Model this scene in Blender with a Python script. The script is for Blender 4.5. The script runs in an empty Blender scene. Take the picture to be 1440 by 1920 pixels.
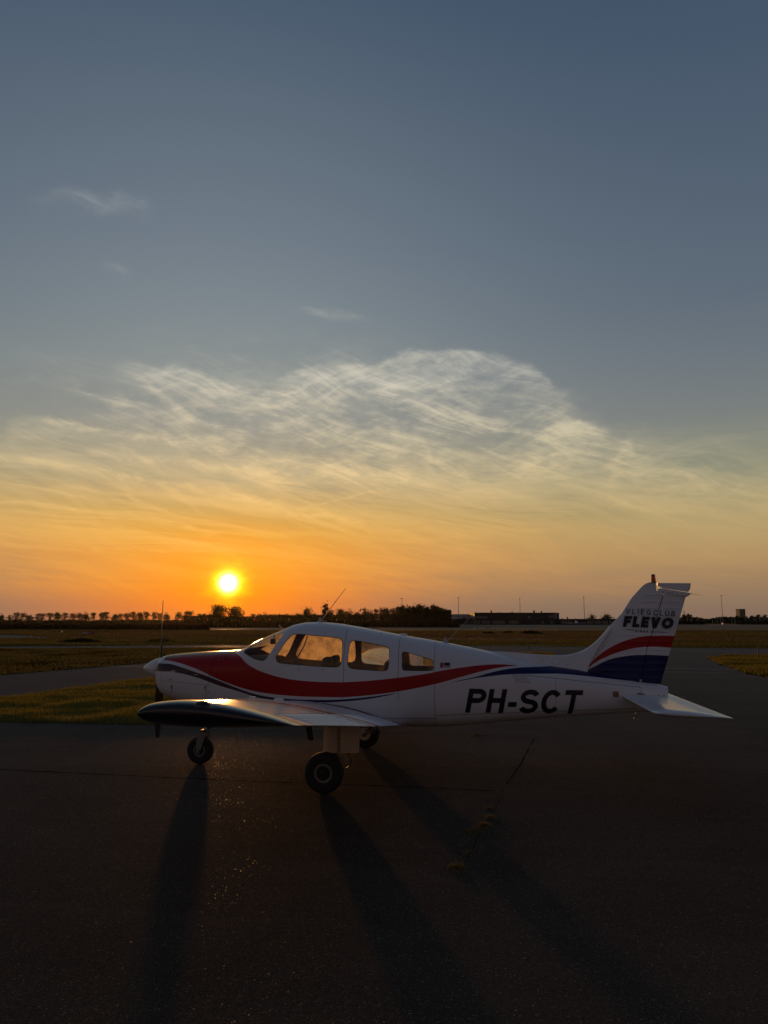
import bpy, bmesh, math, random
import numpy as np
from mathutils import Vector, Matrix
sc = bpy.context.scene
R = math.radians
rng = np.random.default_rng(7)
random.seed(7)

# ------------------------------------------------------------------ camera, sky, sun, exposure
CAM = (4.6758, -10.2806, 1.9129); YAW = 0.1252; PITCH = 0.1425; FOC = 1423.82
cd = bpy.data.cameras.new('camera'); cam = bpy.data.objects.new('camera', cd); sc.collection.objects.link(cam)
cam.location = CAM; cam.rotation_euler = (math.pi/2+PITCH, 0, YAW)
cd.sensor_fit = 'VERTICAL'; cd.sensor_height = 36; cd.lens = 36*FOC/1920
cd.clip_start = .05; cd.clip_end = 12000
sc.camera = cam
sc.view_settings.view_transform = 'Standard'; sc.view_settings.look = 'None'
sc.view_settings.exposure = 0; sc.view_settings.gamma = 1; sc.view_settings.use_curve_mapping = False
SUN_AZ = R(-18.728); SUN_EL = R(2.771)          # azimuth from +Y towards +X
SUNV = Vector((math.sin(SUN_AZ)*math.cos(SUN_EL), math.cos(SUN_AZ)*math.cos(SUN_EL), math.sin(SUN_EL)))
sl = bpy.data.lights.new('sun', 'SUN'); sl.energy = 1.4; sl.angle = R(1.3); sl.color = (1, .42, .11)
so = bpy.data.objects.new('sun', sl); sc.collection.objects.link(so)
so.rotation_euler = SUNV.to_track_quat('Z', 'Y').to_euler(); so.location = (0, 0, 60)

class NT:
    """small expression builder for shader nodes"""
    def __init__(s, nt): s.nt = nt
    def new(s, t, **k):
        n = s.nt.nodes.new(t)
        for a, b in k.items(): setattr(n, a, b)
        return n
    def link(s, a, b): s.nt.links.new(a, b)
    def put(s, sock, v):
        if isinstance(v, E): v = v.s
        if hasattr(v, 'links'): s.nt.links.new(v, sock)
        else:
            if isinstance(v, (tuple, list)) and len(v) == 3 and sock.type == 'RGBA': v = (*v, 1)
            sock.default_value = v
    def m(s, op, *a, clamp=False):
        n = s.new('ShaderNodeMath', operation=op); n.use_clamp = clamp
        for i, x in enumerate(a): s.put(n.inputs[i], x)
        return E(s, n.outputs[0])
    def vm(s, op, *a, out=0):
        n = s.new('ShaderNodeVectorMath', operation=op)
        for i, x in enumerate(a): s.put(n.inputs[i], x)
        return E(s, n.outputs[out])
    def sep(s, v):
        n = s.new('ShaderNodeSeparateXYZ'); s.put(n.inputs[0], v); return [E(s, o) for o in n.outputs]
    def comb(s, x, y, z):
        n = s.new('ShaderNodeCombineXYZ')
        for i, v in enumerate((x, y, z)): s.put(n.inputs[i], v)
        return E(s, n.outputs[0])
    def mix(s, f, a, b, mode='MIX'):
        n = s.new('ShaderNodeMix', data_type='RGBA', blend_type=mode)
        s.put(n.inputs[0], f); s.put(n.inputs[6], a); s.put(n.inputs[7], b); return E(s, n.outputs[2])
    def ramp(s, f, pts, interp='LINEAR'):
        n = s.new('ShaderNodeValToRGB'); cr = n.color_ramp; cr.interpolation = interp
        while len(cr.elements) < len(pts): cr.elements.new(.5)
        for e, (p, c) in zip(cr.elements, pts):
            e.position = p; e.color = (*c, 1) if not isinstance(c, (int, float)) else (c, c, c, 1)
        s.put(n.inputs[0], f); return E(s, n.outputs[0])
    def noise(s, vec, scale, detail=4, rough=.55, dist=0, out='Fac', dim='3D'):
        n = s.new('ShaderNodeTexNoise', noise_dimensions=dim)
        if vec is not None: s.put(n.inputs['Vector'], vec)
        n.inputs['Scale'].default_value = scale; n.inputs['Detail'].default_value = detail
        n.inputs['Roughness'].default_value = rough; n.inputs['Distortion'].default_value = dist
        return E(s, n.outputs[out])
    def voro(s, vec, scale, out='Color', feature='F1'):
        n = s.new('ShaderNodeTexVoronoi', feature=feature)
        if vec is not None: s.put(n.inputs['Vector'], vec)
        n.inputs['Scale'].default_value = scale; return E(s, n.outputs[out])
    def smooth(s, v, a, b):
        n = s.new('ShaderNodeMapRange', interpolation_type='SMOOTHSTEP')
        s.put(n.inputs[0], v); n.inputs[1].default_value = a; n.inputs[2].default_value = b; return E(s, n.outputs[0])
    def curve(s, v, pts, x1, zmax):
        """piecewise curve z(x) for x in 0..x1"""
        n = s.new('ShaderNodeFloatCurve'); cm = n.mapping; c = cm.curves[0]
        P = [(x/x1, z/zmax) for x, z in pts]
        c.points[0].location = P[0]; c.points[1].location = P[-1]
        for p in P[1:-1]: c.points.new(*p)
        for p in c.points: p.handle_type = 'AUTO_CLAMPED'
        cm.update()
        s.put(n.inputs['Value'], v*(1/x1)); return E(s, n.outputs[0])*zmax
class E:
    def __init__(s, n, sock): s.n = n; s.s = sock
    def __add__(s, o): return s.n.m('ADD', s, o)
    __radd__ = __add__
    def __sub__(s, o): return s.n.m('SUBTRACT', s, o)
    def __rsub__(s, o): return s.n.m('SUBTRACT', o, s)
    def __mul__(s, o): return s.n.m('MULTIPLY', s, o)
    __rmul__ = __mul__
    def __truediv__(s, o): return s.n.m('DIVIDE', s, o)
    def __gt__(s, o): return s.n.m('GREATER_THAN', s, o)
    def __lt__(s, o): return s.n.m('LESS_THAN', s, o)
    def exp(s): return s.n.m('EXPONENT', s)
    def abs(s): return s.n.m('ABSOLUTE', s)
    def pow(s, p): return s.n.m('POWER', s, p)

def lin(r, g, b):
    f = lambda c: (c/255/12.92) if c/255 <= .04045 else ((c/255+.055)/1.055)**2.4
    return (f(r), f(g), f(b))

world = bpy.data.worlds.new('World'); sc.world = world; world.use_nodes = True
wt = world.node_tree; wt.nodes.clear(); W = NT(wt)
tc = W.new('ShaderNodeTexCoord')
D = E(W, tc.outputs['Generated'])
D = W.vm('NORMALIZE', D)
dx, dy, dz = W.sep(D)
el = W.m('ARCSINE', dz)*(180/math.pi)
az = W.m('ARCTAN2', dx, dy)*(180/math.pi)
caz = az + math.degrees(YAW)                         # azimuth from the middle of the view
daz = az - math.degrees(SUN_AZ)
daz = W.m('WRAP', daz, 180.0, -180.0)
EMAX = 60
near = [(42, (75, 93, 113)), (33, (100, 114, 128)), (27, (114, 127, 139)), (22, (127, 139, 146)), (18, (138, 147, 147)), (14.5, (144, 148, 143)), (10.5, (168, 158, 128)), (8, (204, 163, 92)), (6.4, (228, 158, 58)), (4.6, (248, 150, 22)), (2.6, (255, 140, 4)), (1.2, (244, 122, 8)), (0, (206, 98, 24))]
far = [(42, (61, 80, 104)), (33, (77, 93, 112)), (27, (86, 101, 118)), (22, (95, 108, 122)), (18, (108, 118, 127)), (14.5, (122, 128, 128)), (10.5, (140, 142, 122)), (8, (160, 152, 116)), (6.4, (176, 157, 112)), (4.6, (176, 146, 102)), (2.6, (158, 129, 98)), (1.2, (142, 118, 97)), (0, (130, 109, 94))]
def mk(tab):
    pts = [(max(e, 0)/EMAX, lin(*c)) for e, c in tab][::-1] + [(1, tuple(x*.72 for x in lin(*tab[0][1])))]
    return W.ramp(el*(1/EMAX), pts)
wn = (daz*daz*(-1/(23*23))).exp()
# at low elevation the warm column is narrower
wlow = (daz*daz*(-1/(11*11))).exp()
lowf = W.smooth(el, 9.0, 1.5)
wmix = wn*(1-lowf) + wlow*lowf
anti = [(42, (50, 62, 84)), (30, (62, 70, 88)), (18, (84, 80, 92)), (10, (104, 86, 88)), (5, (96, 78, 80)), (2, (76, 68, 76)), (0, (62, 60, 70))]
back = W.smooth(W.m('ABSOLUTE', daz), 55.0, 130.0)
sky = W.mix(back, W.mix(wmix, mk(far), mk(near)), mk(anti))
# --- cirrus: fibres combed by the wind, on a flat high layer seen in perspective
# combed filaments in bearing / elevation, each family along its own slant
A2 = W.comb(caz, el, 0.0)
def fil(th, su, sv, off, wa=1.0, thin=.085, detail=3, bend=0.0):
    """thin bright filaments: ridges of a strongly stretched, gently bent noise"""
    w = W.vm('SUBTRACT', W.noise(W.vm('ADD', W.vm('MULTIPLY', A2, (.055, .10, 0.0)), (off, off*1.7, 0.0)), 1.0, 1.6, .45, out='Color'), (.5, .5, .5))
    V = W.vm('ADD', A2, W.vm('MULTIPLY', w, (wa*8, wa*7, 0.0)))
    c, s_ = math.cos(R(th)), math.sin(R(th)); x_, y_, z_ = W.sep(V)
    U = W.comb((x_*c + y_*s_)*su, (y_*c - x_*s_ + x_*x_*bend)*sv, off)
    n = W.noise(U, 1.0, detail, .55)
    m = W.noise(W.comb((x_*c + y_*s_)*su*1.5, (y_*c - x_*s_)*sv*.25, off+30), 1.0, 3, .5)
    return W.smooth(W.m('ABSOLUTE', n-.5), thin, 0.0)*W.smooth(m, .38, .62)
def soft(th, su, sv, off, lo=.44, hi=.70, wa=1.0, detail=7):
    w = W.vm('SUBTRACT', W.noise(W.vm('ADD', W.vm('MULTIPLY', A2, (.06, .10, 0.0)), (off*2, off, 0.0)), 1.0, 1.8, .5, out='Color'), (.5, .5, .5))
    V = W.vm('ADD', A2, W.vm('MULTIPLY', w, (wa*8, wa*7, 0.0)))
    c, s_ = math.cos(R(th)), math.sin(R(th)); x_, y_, z_ = W.sep(V)
    n = W.noise(W.comb((x_*c + y_*s_)*su, (y_*c - x_*s_)*sv, off), 1.0, detail, .60)
    return W.smooth(n, lo, hi)
FA = fil(-8, .030, .55, 1.3); FB = fil(-22, .035, .50, 4.1, .8, .075); FC = fil(-5, .05, 1.5, 7.7, .8, .10, 4)
SA_ = soft(-7, .035, .42, 2.0, .45, .70); SB_ = soft(-24, .05, .50, 5.0, .40, .68, 1.6); 
def fine(th, su, sv, off, wf, wa, detail=5, rough=.62):
    w = W.vm('SUBTRACT', W.noise(W.vm('ADD', W.vm('MULTIPLY', A2, (wf, wf*1.4, 0.0)), (off*2, off, 0.0)), 1.0, 1.3, .45, out='Color'), (.5, .5, .5))
    V = W.vm('ADD', A2, W.vm('MULTIPLY', w, (wa*2, wa, 0.0)))
    c, s_ = math.cos(R(th)), math.sin(R(th)); x_, y_, z_ = W.sep(V)
    return W.noise(W.comb((x_*c + y_*s_)*su, (y_*c - x_*s_)*sv, off), 1.0, detail, rough)
SF1 = fine(-20, .16, 1.7, 8.0, .10, 4.5, 7, .66); SF2 = fine(14, .22, 1.3, 21.0, .09, 5.5, 7, .68)
SC_ = W.smooth(SF1, .43, .66)*.85 + W.smooth(SF2, .45, .68)*.65
g1 = W.noise(W.vm('MULTIPLY', A2, (.25, .6, 0.0)), 1.0, 5, .6)
veil = W.noise(W.vm('MULTIPLY', A2, (.09, .22, 0.0)), 1.0, 5, .55)
def blob(a0, e0, sa, se, rot=0):
    c, s = math.cos(R(rot)), math.sin(R(rot))
    u = caz - a0; v = el - e0
    p = (u*c + v*s)*(1/sa); q = (v*c - u*s)*(1/se)
    return ((p*p + q*q)*(-1)).exp()
# feathery arch and its limbs (degrees: azimuth in view, elevation)
def dirpx(px, py):
    """bearing from the middle of the view and elevation of a point seen at that place in the view"""
    a = (px-720)/FOC; b = (960-py)/FOC; cp, sp = math.cos(PITCH), math.sin(PITCH)
    x_, y_, z_ = a, cp-sp*b, sp+cp*b
    return math.degrees(math.atan2(x_, y_)), math.degrees(math.asin(z_/math.sqrt(x_*x_+y_*y_+z_*z_)))
# shared slow wander and fray for all strands
wl = (W.noise(W.vm('MULTIPLY', A2, (.30, .55, 0.0)), 1.0, 6, .62) - .5)
fray = W.noise(W.vm('MULTIPLY', A2, (.5, 1.1, 0.0)), 1.0, 7, .7)
edge2 = W.smooth(W.noise(W.vm('MULTIPLY', A2, (.17, .36, 0.0)), 1.0, 6, .64), .36, .60)
frays = W.smooth(fray, .38, .66)*.50 + .06
cx0 = caz + 40.0
def strand(pts, w, amp, below=1.8, tex=.7):
    """one combed band of ice cloud: spine through pts (x, y, strength), crisp above and trailing off below"""
    P = sorted((dirpx(x, y)[0]+40, dirpx(x, y)[1], k) for x, y, k in pts)
    spine = W.curve(cx0, [(0, P[0][1])]+[(a, b) for a, b, k in P]+[(80, P[-1][1])], 80, 40)
    stren = W.curve(cx0, [(0, 0), (max(.2, P[0][0]-1.5), 0)]+[(a, k) for a, b, k in P]+[(P[-1][0]+1.5, 0), (80, 0)], 80, 1.0)
    d = el - spine + wl*(.8+w*2.6) + (fray-.5)*(w*1.8)
    up = W.m('MAXIMUM', d, 0.0)*(1/w); dn = W.m('MINIMUM', d, 0.0)*(1/(w*below))
    body_ = ((up*up + dn*dn)*(-1)).exp()*(edge2*.6+.4)
    t = (SC_ + frays)*tex + (1-tex)*.85
    return body_*stren*t*amp
ST_ = [
 ([(225, 684, .1), (280, 694, .5), (330, 704, .7), (380, 717, .8), (430, 735, 1), (470, 748, .9), (505, 768, .6), (530, 800, .25)], .42, .62, 2.6),
 ([(245, 700, .2), (285, 727, .8), (320, 755, .9), (360, 778, .7), (405, 800, .2)], .22, .55, 1.6),
 ([(135, 730, .5), (180, 741, .7), (230, 755, .5), (285, 772, .1)], .14, .40, 2.5),
 ([(85, 784, .4), (140, 795, .8), (200, 808, .8), (260, 818, .7), (330, 829, .7), (400, 838, .4)], .16, .45, 2.2),
 ([(520, 716, .5), (560, 703, .8), (610, 698, 1), (660, 693, .9), (705, 700, .6), (760, 730, .3)], .34, .62, 3.6),
 ([(700, 690, .3), (740, 674, .9), (790, 666, 1), (850, 664, .9), (905, 668, .8), (960, 682, .7), (1010, 704, .5), (1060, 735, .2)], .30, .60, 5.5),
 ([(720, 725, .4), (790, 712, .8), (860, 718, .8), (930, 730, .7), (1000, 752, .5), (1060, 772, .3)], .40, .42, 2.5),
 ([(480, 738, .5), (560, 744, .8), (620, 748, .9), (680, 765, .8), (730, 793, .7), (790, 833, .6), (840, 875, .2)], .38, .48, 1.8),
 ([(540, 790, .5), (620, 800, .6), (700, 830, .6), (770, 862, .3)], .5, .34, 2.0),
 ([(780, 752, .3), (840, 772, .8), (900, 787, 1), (960, 800, .8), (1020, 815, .4)], .34, .50, 1.8),
 ([(1025, 806, .5), (1060, 797, 1), (1095, 796, .9), (1132, 803, .4)], .26, .68, 3.2),
 ([(985, 868, .4), (1020, 880, .9), (1060, 898, 1), (1110, 924, .9), (1160, 941, .7), (1230, 952, .4), (1300, 958, .1)], .22, .62, 1.8),
 ([(930, 885, .1), (975, 880, .5), (1030, 860, .7), (1090, 845, .3)], .55, .34, 2.0),
 ([(1140, 880, .3), (1165, 852, .8), (1182, 838, .7), (1200, 862, .2)], .55, .50, 2.6),
 ([(1170, 880, .3), (1260, 893, .6), (1350, 905, .6), (1440, 915, .5)], .7, .36, 2.0),
 ([(-40, 838, .6), (0, 852, .8), (100, 868, .8), (200, 885, .7), (300, 903, .8), (400, 918, .7), (520, 938, .3)], .16, .42, 2.4),
 ([(170, 846, .4), (250, 852, .9), (350, 862, .7), (450, 880, .7), (560, 905, .3)], .26, .40, 2.0),
 ([(430, 880, .3), (520, 868, .8), (600, 872, 1), (680, 884, 1), (760, 890, .9), (850, 905, .7), (950, 925, .3)], .42, .55, 2.0),
 ([(-40, 932, .5), (60, 944, .9), (130, 951, .8), (215, 958, .3)], .10, .45, 2.0),
 ([(280, 972, .4), (350, 984, .9), (410, 998, .4)], .10, .45, 2.0), ([(330, 1008, .4), (380, 1018, .9), (430, 1030, .3)], .09, .40, 2.0),
 ([(420, 925, .4), (520, 950, .8), (620, 968, .9), (700, 985, .8), (800, 1015, .5), (900, 1035, .2)], .24, .42, 2.0),
 ([(-40, 1022, .5), (100, 1028, .9), (250, 1030, .7), (420, 1034, .3)], .08, .42, 2.0),
 ([(560, 955, .2), (620, 941, .8), (697, 924, .7)], .05, .42, 1.2), ([(760, 735, .4), (800, 726, .8), (880, 712, .6)], .05, .30, 1.2),
 ([(560, 577, .3), (600, 581, 1), (640, 589, .9), (690, 594, .2)], .14, .26, 2.0), ([(65, 372, .3), (110, 362, .6), (150, 366, 1), (185, 378, 1), (225, 376, .8), (272, 384, .5)], .34, .34, 1.8),
 ([(195, 495, .5), (215, 497, .8), (240, 510, .2)], .25, .16, 1.5),
 ([(40, 800, .5), (120, 812, .5), (40, 800, .5)][:2]+[(200, 838, .5), (300, 872, .3)], .5, .32, 2.0)]
cl = None
for a_ in ST_:
    v = strand(a_[0], a_[1]*1.08, a_[2]*1.55, a_[3]); cl = v if cl is None else cl + v
low = W.smooth(el, 14.5, 9.0)*W.smooth(el, .8, 3.0)*(W.smooth(caz, 33.0, 12.0)*.5+.5)
fib = SA_*.30 + FA*.24 + FC*.24 + FB*.12 + W.smooth(SF1, .48, .70)*.16
sheets = blob(-4.2, 15.0, 9.5, 2.8, -14)*.42 + blob(5.5, 15.6, 9.5, 2.6, -16)*.42 + blob(2.0, 11.6, 15, 1.6, -6)*.45 + blob(-14, 13.6, 9, 1.8, -16)*.40 + blob(17, 11.2, 9, 1.7, -14)*.45
cl = cl + sheets*(SC_*.80 + frays*.65 + W.smooth(veil, .40, .60)*.25)*edge2 + low*(fib*1.0 + frays*.10 + W.smooth(veil, .40, .62)*.10)
cl = W.m('SUBTRACT', 1.0, (cl*(-1.15)).exp())
cl = W.m('MINIMUM', cl, .86)
ccn = W.ramp(el*(1/EMAX), [(0, lin(232, 120, 40)), (2.5/EMAX, lin(255, 160, 40)), (6.5/EMAX, lin(255, 196, 100)), (9.5/EMAX, lin(250, 208, 138)), (13/EMAX, lin(236, 216, 174)), (18/EMAX, lin(220, 212, 192)), (30/EMAX, lin(150, 158, 163)), (1, lin(120, 128, 140))])
ccf = W.ramp(el*(1/EMAX), [(0, lin(140, 115, 100)), (2.5/EMAX, lin(180, 140, 100)), (6.5/EMAX, lin(206, 174, 120)), (9.5/EMAX, lin(200, 182, 140)), (13/EMAX, lin(216, 203, 168)), (18/EMAX, lin(210, 206, 192)), (30/EMAX, lin(135, 146, 155)), (1, lin(105, 115, 130))])
sky = W.mix(cl, sky, W.mix(wn, ccf, ccn))
# soft grey bars low over the horizon
bars = soft(1, .02, .8, 17.0, .46, .66, .3)*W.smooth(el, 4.2, 2.2)*.28
sky = W.mix(bars, sky, W.mix(wlow, lin(142, 112, 96), lin(226, 116, 30)))
# --- the sun's disc and its glare in the thin cloud
dot = W.vm('DOT_PRODUCT', D, tuple(SUNV), out=1)
ang = W.m('ARCCOSINE', W.m('MINIMUM', dot, 1.0))*(180/math.pi)
angn = ang*(1 + (W.noise(W.vm('MULTIPLY', A2, (.5, 1.1, 0.0)), 1.0, 4, .6)-.5)*1.1)
def add_rgb(base, f, col): return W.mix(1.0, base, W.vm('SCALE', W.comb(*col), 0.0), 'ADD')
def glow(f, col):
    n = W.new('ShaderNodeVectorMath', operation='SCALE'); n.inputs[0].default_value = col; W.put(n.inputs['Scale'], f); return E(W, n.outputs[0])
sky = W.vm('ADD', sky, glow((ang*ang*(-1/(.43*.43))).exp(), (14, 12, 5.5)))
sky = W.vm('ADD', sky, glow((angn*angn*(-1/(1.0*1.0))).exp(), (1.2, 1.25, -.004)))
sky = W.vm('ADD', sky, glow((ang*ang*(-1/(3.0*3.0))).exp(), (.22, .05, -.003)))
nis = W.new('ShaderNodeTexSky', sky_type='NISHITA'); nis.sun_disc = False
nis.sun_elevation = SUN_EL; nis.sun_rotation = SUN_AZ; nis.dust_density = 2.5; nis.air_density = 1.2
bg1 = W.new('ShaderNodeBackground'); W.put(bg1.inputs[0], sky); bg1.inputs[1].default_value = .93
bg2 = W.new('ShaderNodeBackground'); W.link(nis.outputs[0], bg2.inputs[0]); bg2.inputs[1].default_value = .004
ad = W.new('ShaderNodeAddShader'); W.link(bg1.outputs[0], ad.inputs[0]); W.link(bg2.outputs[0], ad.inputs[1])
wo = W.new('ShaderNodeOutputWorld'); W.link(ad.outputs[0], wo.inputs[0])
world.cycles.sampling_method = 'MANUAL'; world.cycles.sample_map_resolution = 1024

# ------------------------------------------------------------------ materials
def material(name):
    m = bpy.data.materials.new(name); m.use_nodes = True; nt = m.node_tree; nt.nodes.clear()
    n = NT(nt); n.out = n.new('ShaderNodeOutputMaterial'); n.mat = m
    t = n.new('ShaderNodeTexCoord'); n.obj = E(n, t.outputs['Object'])
    g = n.new('ShaderNodeNewGeometry'); n.pos = E(n, g.outputs['Position']); n.norm = E(n, g.outputs['Normal'])
    return n
def princ(n, col, rough=.5, metal=0, spec=.5, coat=0, coat_r=.05, bump=None, bs=.2, bd=.01, normal=None, emit=None):
    p = n.new('ShaderNodeBsdfPrincipled')
    n.put(p.inputs['Base Color'], col); n.put(p.inputs['Roughness'], rough); n.put(p.inputs['Metallic'], metal)
    n.put(p.inputs['Specular IOR Level'], spec); n.put(p.inputs['Coat Weight'], coat); n.put(p.inputs['Coat Roughness'], coat_r)
    if bump is not None:
        b = n.new('ShaderNodeBump'); n.put(b.inputs['Height'], bump); b.inputs['Strength'].default_value = bs; b.inputs['Distance'].default_value = bd
        if normal is not None: n.put(b.inputs['Normal'], normal)
        n.link(b.outputs[0], p.inputs['Normal'])
    elif normal is not None: n.put(p.inputs['Normal'], normal)
    return p
def simple(name, col, rough=.5, metal=0, var=.12, vs=6, coat=0, bs=.0, bscale=80, spec=.5):
    n = material(name)
    v = n.noise(n.obj, vs, 5, .6)
    c = n.mix(v, tuple(x*(1-var) for x in col), tuple(min(1, x*(1+var)) for x in col))
    p = princ(n, c, n.m('ADD', rough-.06, v*.12), metal, spec, coat, bump=n.noise(n.obj, bscale, 3) if bs else None, bs=bs, bd=.003)
    n.link(p.outputs[0], n.out.inputs[0]); return n.mat

WHITE = (.78, .76, .77); RED = (.40, .003, .002); NAVY = (.006, .008, .085); FRONT_NAVY = (.07, .03, .05)
def sortx(l):
    l = sorted(l); o = [l[0]]
    for p in l[1:]:
        if p[0]-o[-1][0] > .02: o.append(p)
    return o
RED_U = sortx([(.30, 1.36), (.36, 1.368), (0.428, 1.393), (0.56, 1.432), (0.757, 1.452), (0.959, 1.462), (1.192, 1.474), (1.428, 1.486), (1.517, 1.464), (1.655, 1.363), (1.80, 1.287), (2.0, 1.222), (2.22, 1.176), (2.519, 1.148), (2.85, 1.142), (3.178, 1.158), (3.502, 1.188), (3.95, 1.247), (4.253, 1.303), (4.519, 1.34), (4.732, 1.361), (4.91, 1.365), (5.053, 1.358), (5.20, 1.349), (7.3, 1.30)])
RED_L = sortx([(.30, 1.362), (.37, 1.370), (0.431, 1.389), (0.605, 1.374), (0.826, 1.326), (1.031, 1.259), (1.23, 1.174), (1.423, 1.108), (1.704, 1.030), (1.97, 0.988), (2.408, 0.958), (2.85, 0.955), (3.178, 0.976), (3.501, 1.014), (3.823, 1.068), (4.143, 1.138), (4.429, 1.216), (4.695, 1.285), (4.873, 1.322), (5.052, 1.343), (5.20, 1.352), (7.3, 1.32)])
NAVY_U = sortx([(.30, 1.35), (0.363, 1.349), (0.532, 1.347), (0.707, 1.312), (0.934, 1.249), (1.132, 1.19), (1.327, 1.124), (1.518, 1.057), (1.72, 0.993), (1.95, 0.948), (2.296, 0.922), (2.629, 0.918), (2.96, 0.931), (3.286, 0.966), (3.501, 0.996), (3.70, 1.021), (7.3, .9)])
NAVY_L = sortx([(.30, 1.25), (0.398, 1.247), (0.532, 1.247), (0.676, 1.235), (0.878, 1.198), (1.076, 1.145), (1.27, 1.082), (1.424, 1.043), (1.612, 0.994), (1.76, 0.950), (1.957, 0.917), (2.295, 0.892), (2.629, 0.888), (2.959, 0.904), (3.286, 0.943), (3.501, 0.983), (3.70, 1.023), (7.3, .95)])
BLUE_U = sortx([(.3, 1.1), (4.2, 1.129), (4.429, 1.178), (4.605, 1.216), (4.783, 1.264), (4.961, 1.301), (5.141, 1.323), (5.322, 1.33), (5.541, 1.335), (5.778, 1.34), (6.008, 1.36), (7.3, 1.4)])
BLUE_L = sortx([(.3, 1.12), (4.2, 1.131), (4.429, 1.168), (4.605, 1.199), (4.782, 1.221), (4.959, 1.24), (5.225, 1.249), (5.582, 1.25), (5.761, 1.241), (5.938, 1.224), (6.118, 1.206), (6.372, 1.177), (6.682, 1.142), (6.945, 1.10), (7.3, 1.03)])
X1 = 7.3
def livery():
    n = material('fuselage_paint'); x, y, z = n.sep(n.obj)
    cu = lambda t: n.curve(x, t, X1, 2.6)
    red = (z > cu(RED_L))*(z < cu(RED_U)); red_top = (x < 5.2)
    navy = (z > cu(NAVY_L))*(z < cu(NAVY_U))*(x < 3.7)
    blue = (z > cu(BLUE_L))*(z < cu(BLUE_U))*(x > 4.2)
    dirt = n.noise(n.obj, 2.2, 6, .62); fine = n.noise(n.obj, 26, 4, .6)
    c = n.mix(n.smooth(dirt, .35, .8)*.16, WHITE, (.62, .60, .56))
    # grime under the belly, streaked by the airflow
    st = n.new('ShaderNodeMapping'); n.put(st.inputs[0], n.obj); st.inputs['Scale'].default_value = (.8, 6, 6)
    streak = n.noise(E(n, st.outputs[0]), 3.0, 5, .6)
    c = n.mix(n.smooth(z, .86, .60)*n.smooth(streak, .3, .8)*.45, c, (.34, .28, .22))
    c = n.mix(red*red_top, c, RED)
    glare = (x < 1.43)*(z > cu(RED_U))*(x > .42)
    c = n.mix(glare, c, (.10, .02, .02))
    c = n.mix(navy, c, n.mix(n.smooth(x, 1.6, 3.0), FRONT_NAVY, NAVY))
    c = n.mix(blue, c, NAVY)
    # skin joints: fine dark lines of the lapped sheets
    def line(v, p, w=.0028): return (n.m('ABSOLUTE', v-p) < w)
    L = line(x, 2.935)*(z > .95)*(z < 1.80) + line(x, 3.63)*(z < 1.73)*(z > .93) + line(x, 4.085, .0025) + line(z, .705-.012)*(x > 3.1)*(x < 4.085) \
      + line(z-(x-4.1)*.035, .735)*(x > 4.085)*(x < 6.6) + line(z+(x-4.6)*.105, 1.30)*(x > 5.2)*(x < 6.7) + line(x, 1.30)*(z > 1.0)*0 \
      + line(z, 1.185)*(x > .62)*(x < 1.17)*0 + line(z, .70)*(x < 2.2)*(x > 1.22) + line(x, 5.60, .0015)*(z < 1.2) \
      + line(x, .435, .0022)*(z > 1.09)*(z < 1.37) + line(z+(x-.43)*.06, 1.125, .002)*(x > .435)*(x < 1.18)
    L = n.m('MINIMUM', L, 1.0)
    c = n.mix(L*.9, c, (.03, .027, .025))
    # rivet rows
    def dots(u, pitch, v, p): 
        fu = n.m('ABSOLUTE', n.m('FRACT', u*(1/pitch))-.5)*pitch
        return (fu < .0035)*(n.m('ABSOLUTE', v-p) < .0035)
    rv = dots(z, .05, x, 4.105) + dots(z, .05, x, 3.61)*(z < .93) + dots(x, .06, z-(x-4.1)*.035, .722)*(x > 4.1)
    c = n.mix(n.m('MINIMUM', rv, 1.0)*.35, c, (.2, .19, .18))
    p = princ(n, c, n.m('ADD', .30, fine*.12), 0, .35, .10, .15, bump=n.noise(n.obj, 3.5, 2, .5)*1.0 + (1-L)*.2, bs=.22, bd=.012)
    n.link(p.outputs[0], n.out.inputs[0]); return n.mat
FRED_U = [(.0, .9), (6.0, 1.268), (6.017, 1.288), (6.075, 1.368), (6.157, 1.449), (6.272, 1.537), (6.401, 1.61), (6.562, 1.674), (6.72, 1.712), (6.877, 1.723), (7.134, 1.721), (7.5, 1.71)]
FRED_L = [(.0, .95), (6.0, 1.27), (6.017, 1.285), (6.155, 1.393), (6.284, 1.457), (6.429, 1.514), (6.588, 1.558), (6.746, 1.582), (6.871, 1.586), (7.095, 1.573), (7.5, 1.55)]
FBLUE_U = [(.0, .5), (5.90, 1.19), (5.992, 1.256), (6.153, 1.345), (6.282, 1.409), (6.426, 1.45), (6.584, 1.475), (6.741, 1.482), (6.897, 1.48), (7.059, 1.47), (7.5, 1.46)]
def fin_paint():
    n = material('fin_paint'); x, y, z = n.sep(n.obj)
    cu = lambda t: n.curve(x, t, 7.5, 2.6)
    red = (z > cu(FRED_L))*(z < cu(FRED_U))*(x > 6.0); blue = (z < cu(FBLUE_U))
    dirt = n.noise(n.obj, 3, 6, .6); fine = n.noise(n.obj, 26, 4, .6)
    c = n.mix(n.smooth(dirt, .35, .8)*.18, WHITE, (.60, .58, .55))
    c = n.mix(red, c, RED); c = n.mix(blue, c, NAVY)
    p = princ(n, c, n.m('ADD', .32, fine*.12), 0, .35, .08, .15, bump=n.noise(n.obj, 4, 2, .5), bs=.2, bd=.008)
    n.link(p.outputs[0], n.out.inputs[0]); return n.mat
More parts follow.
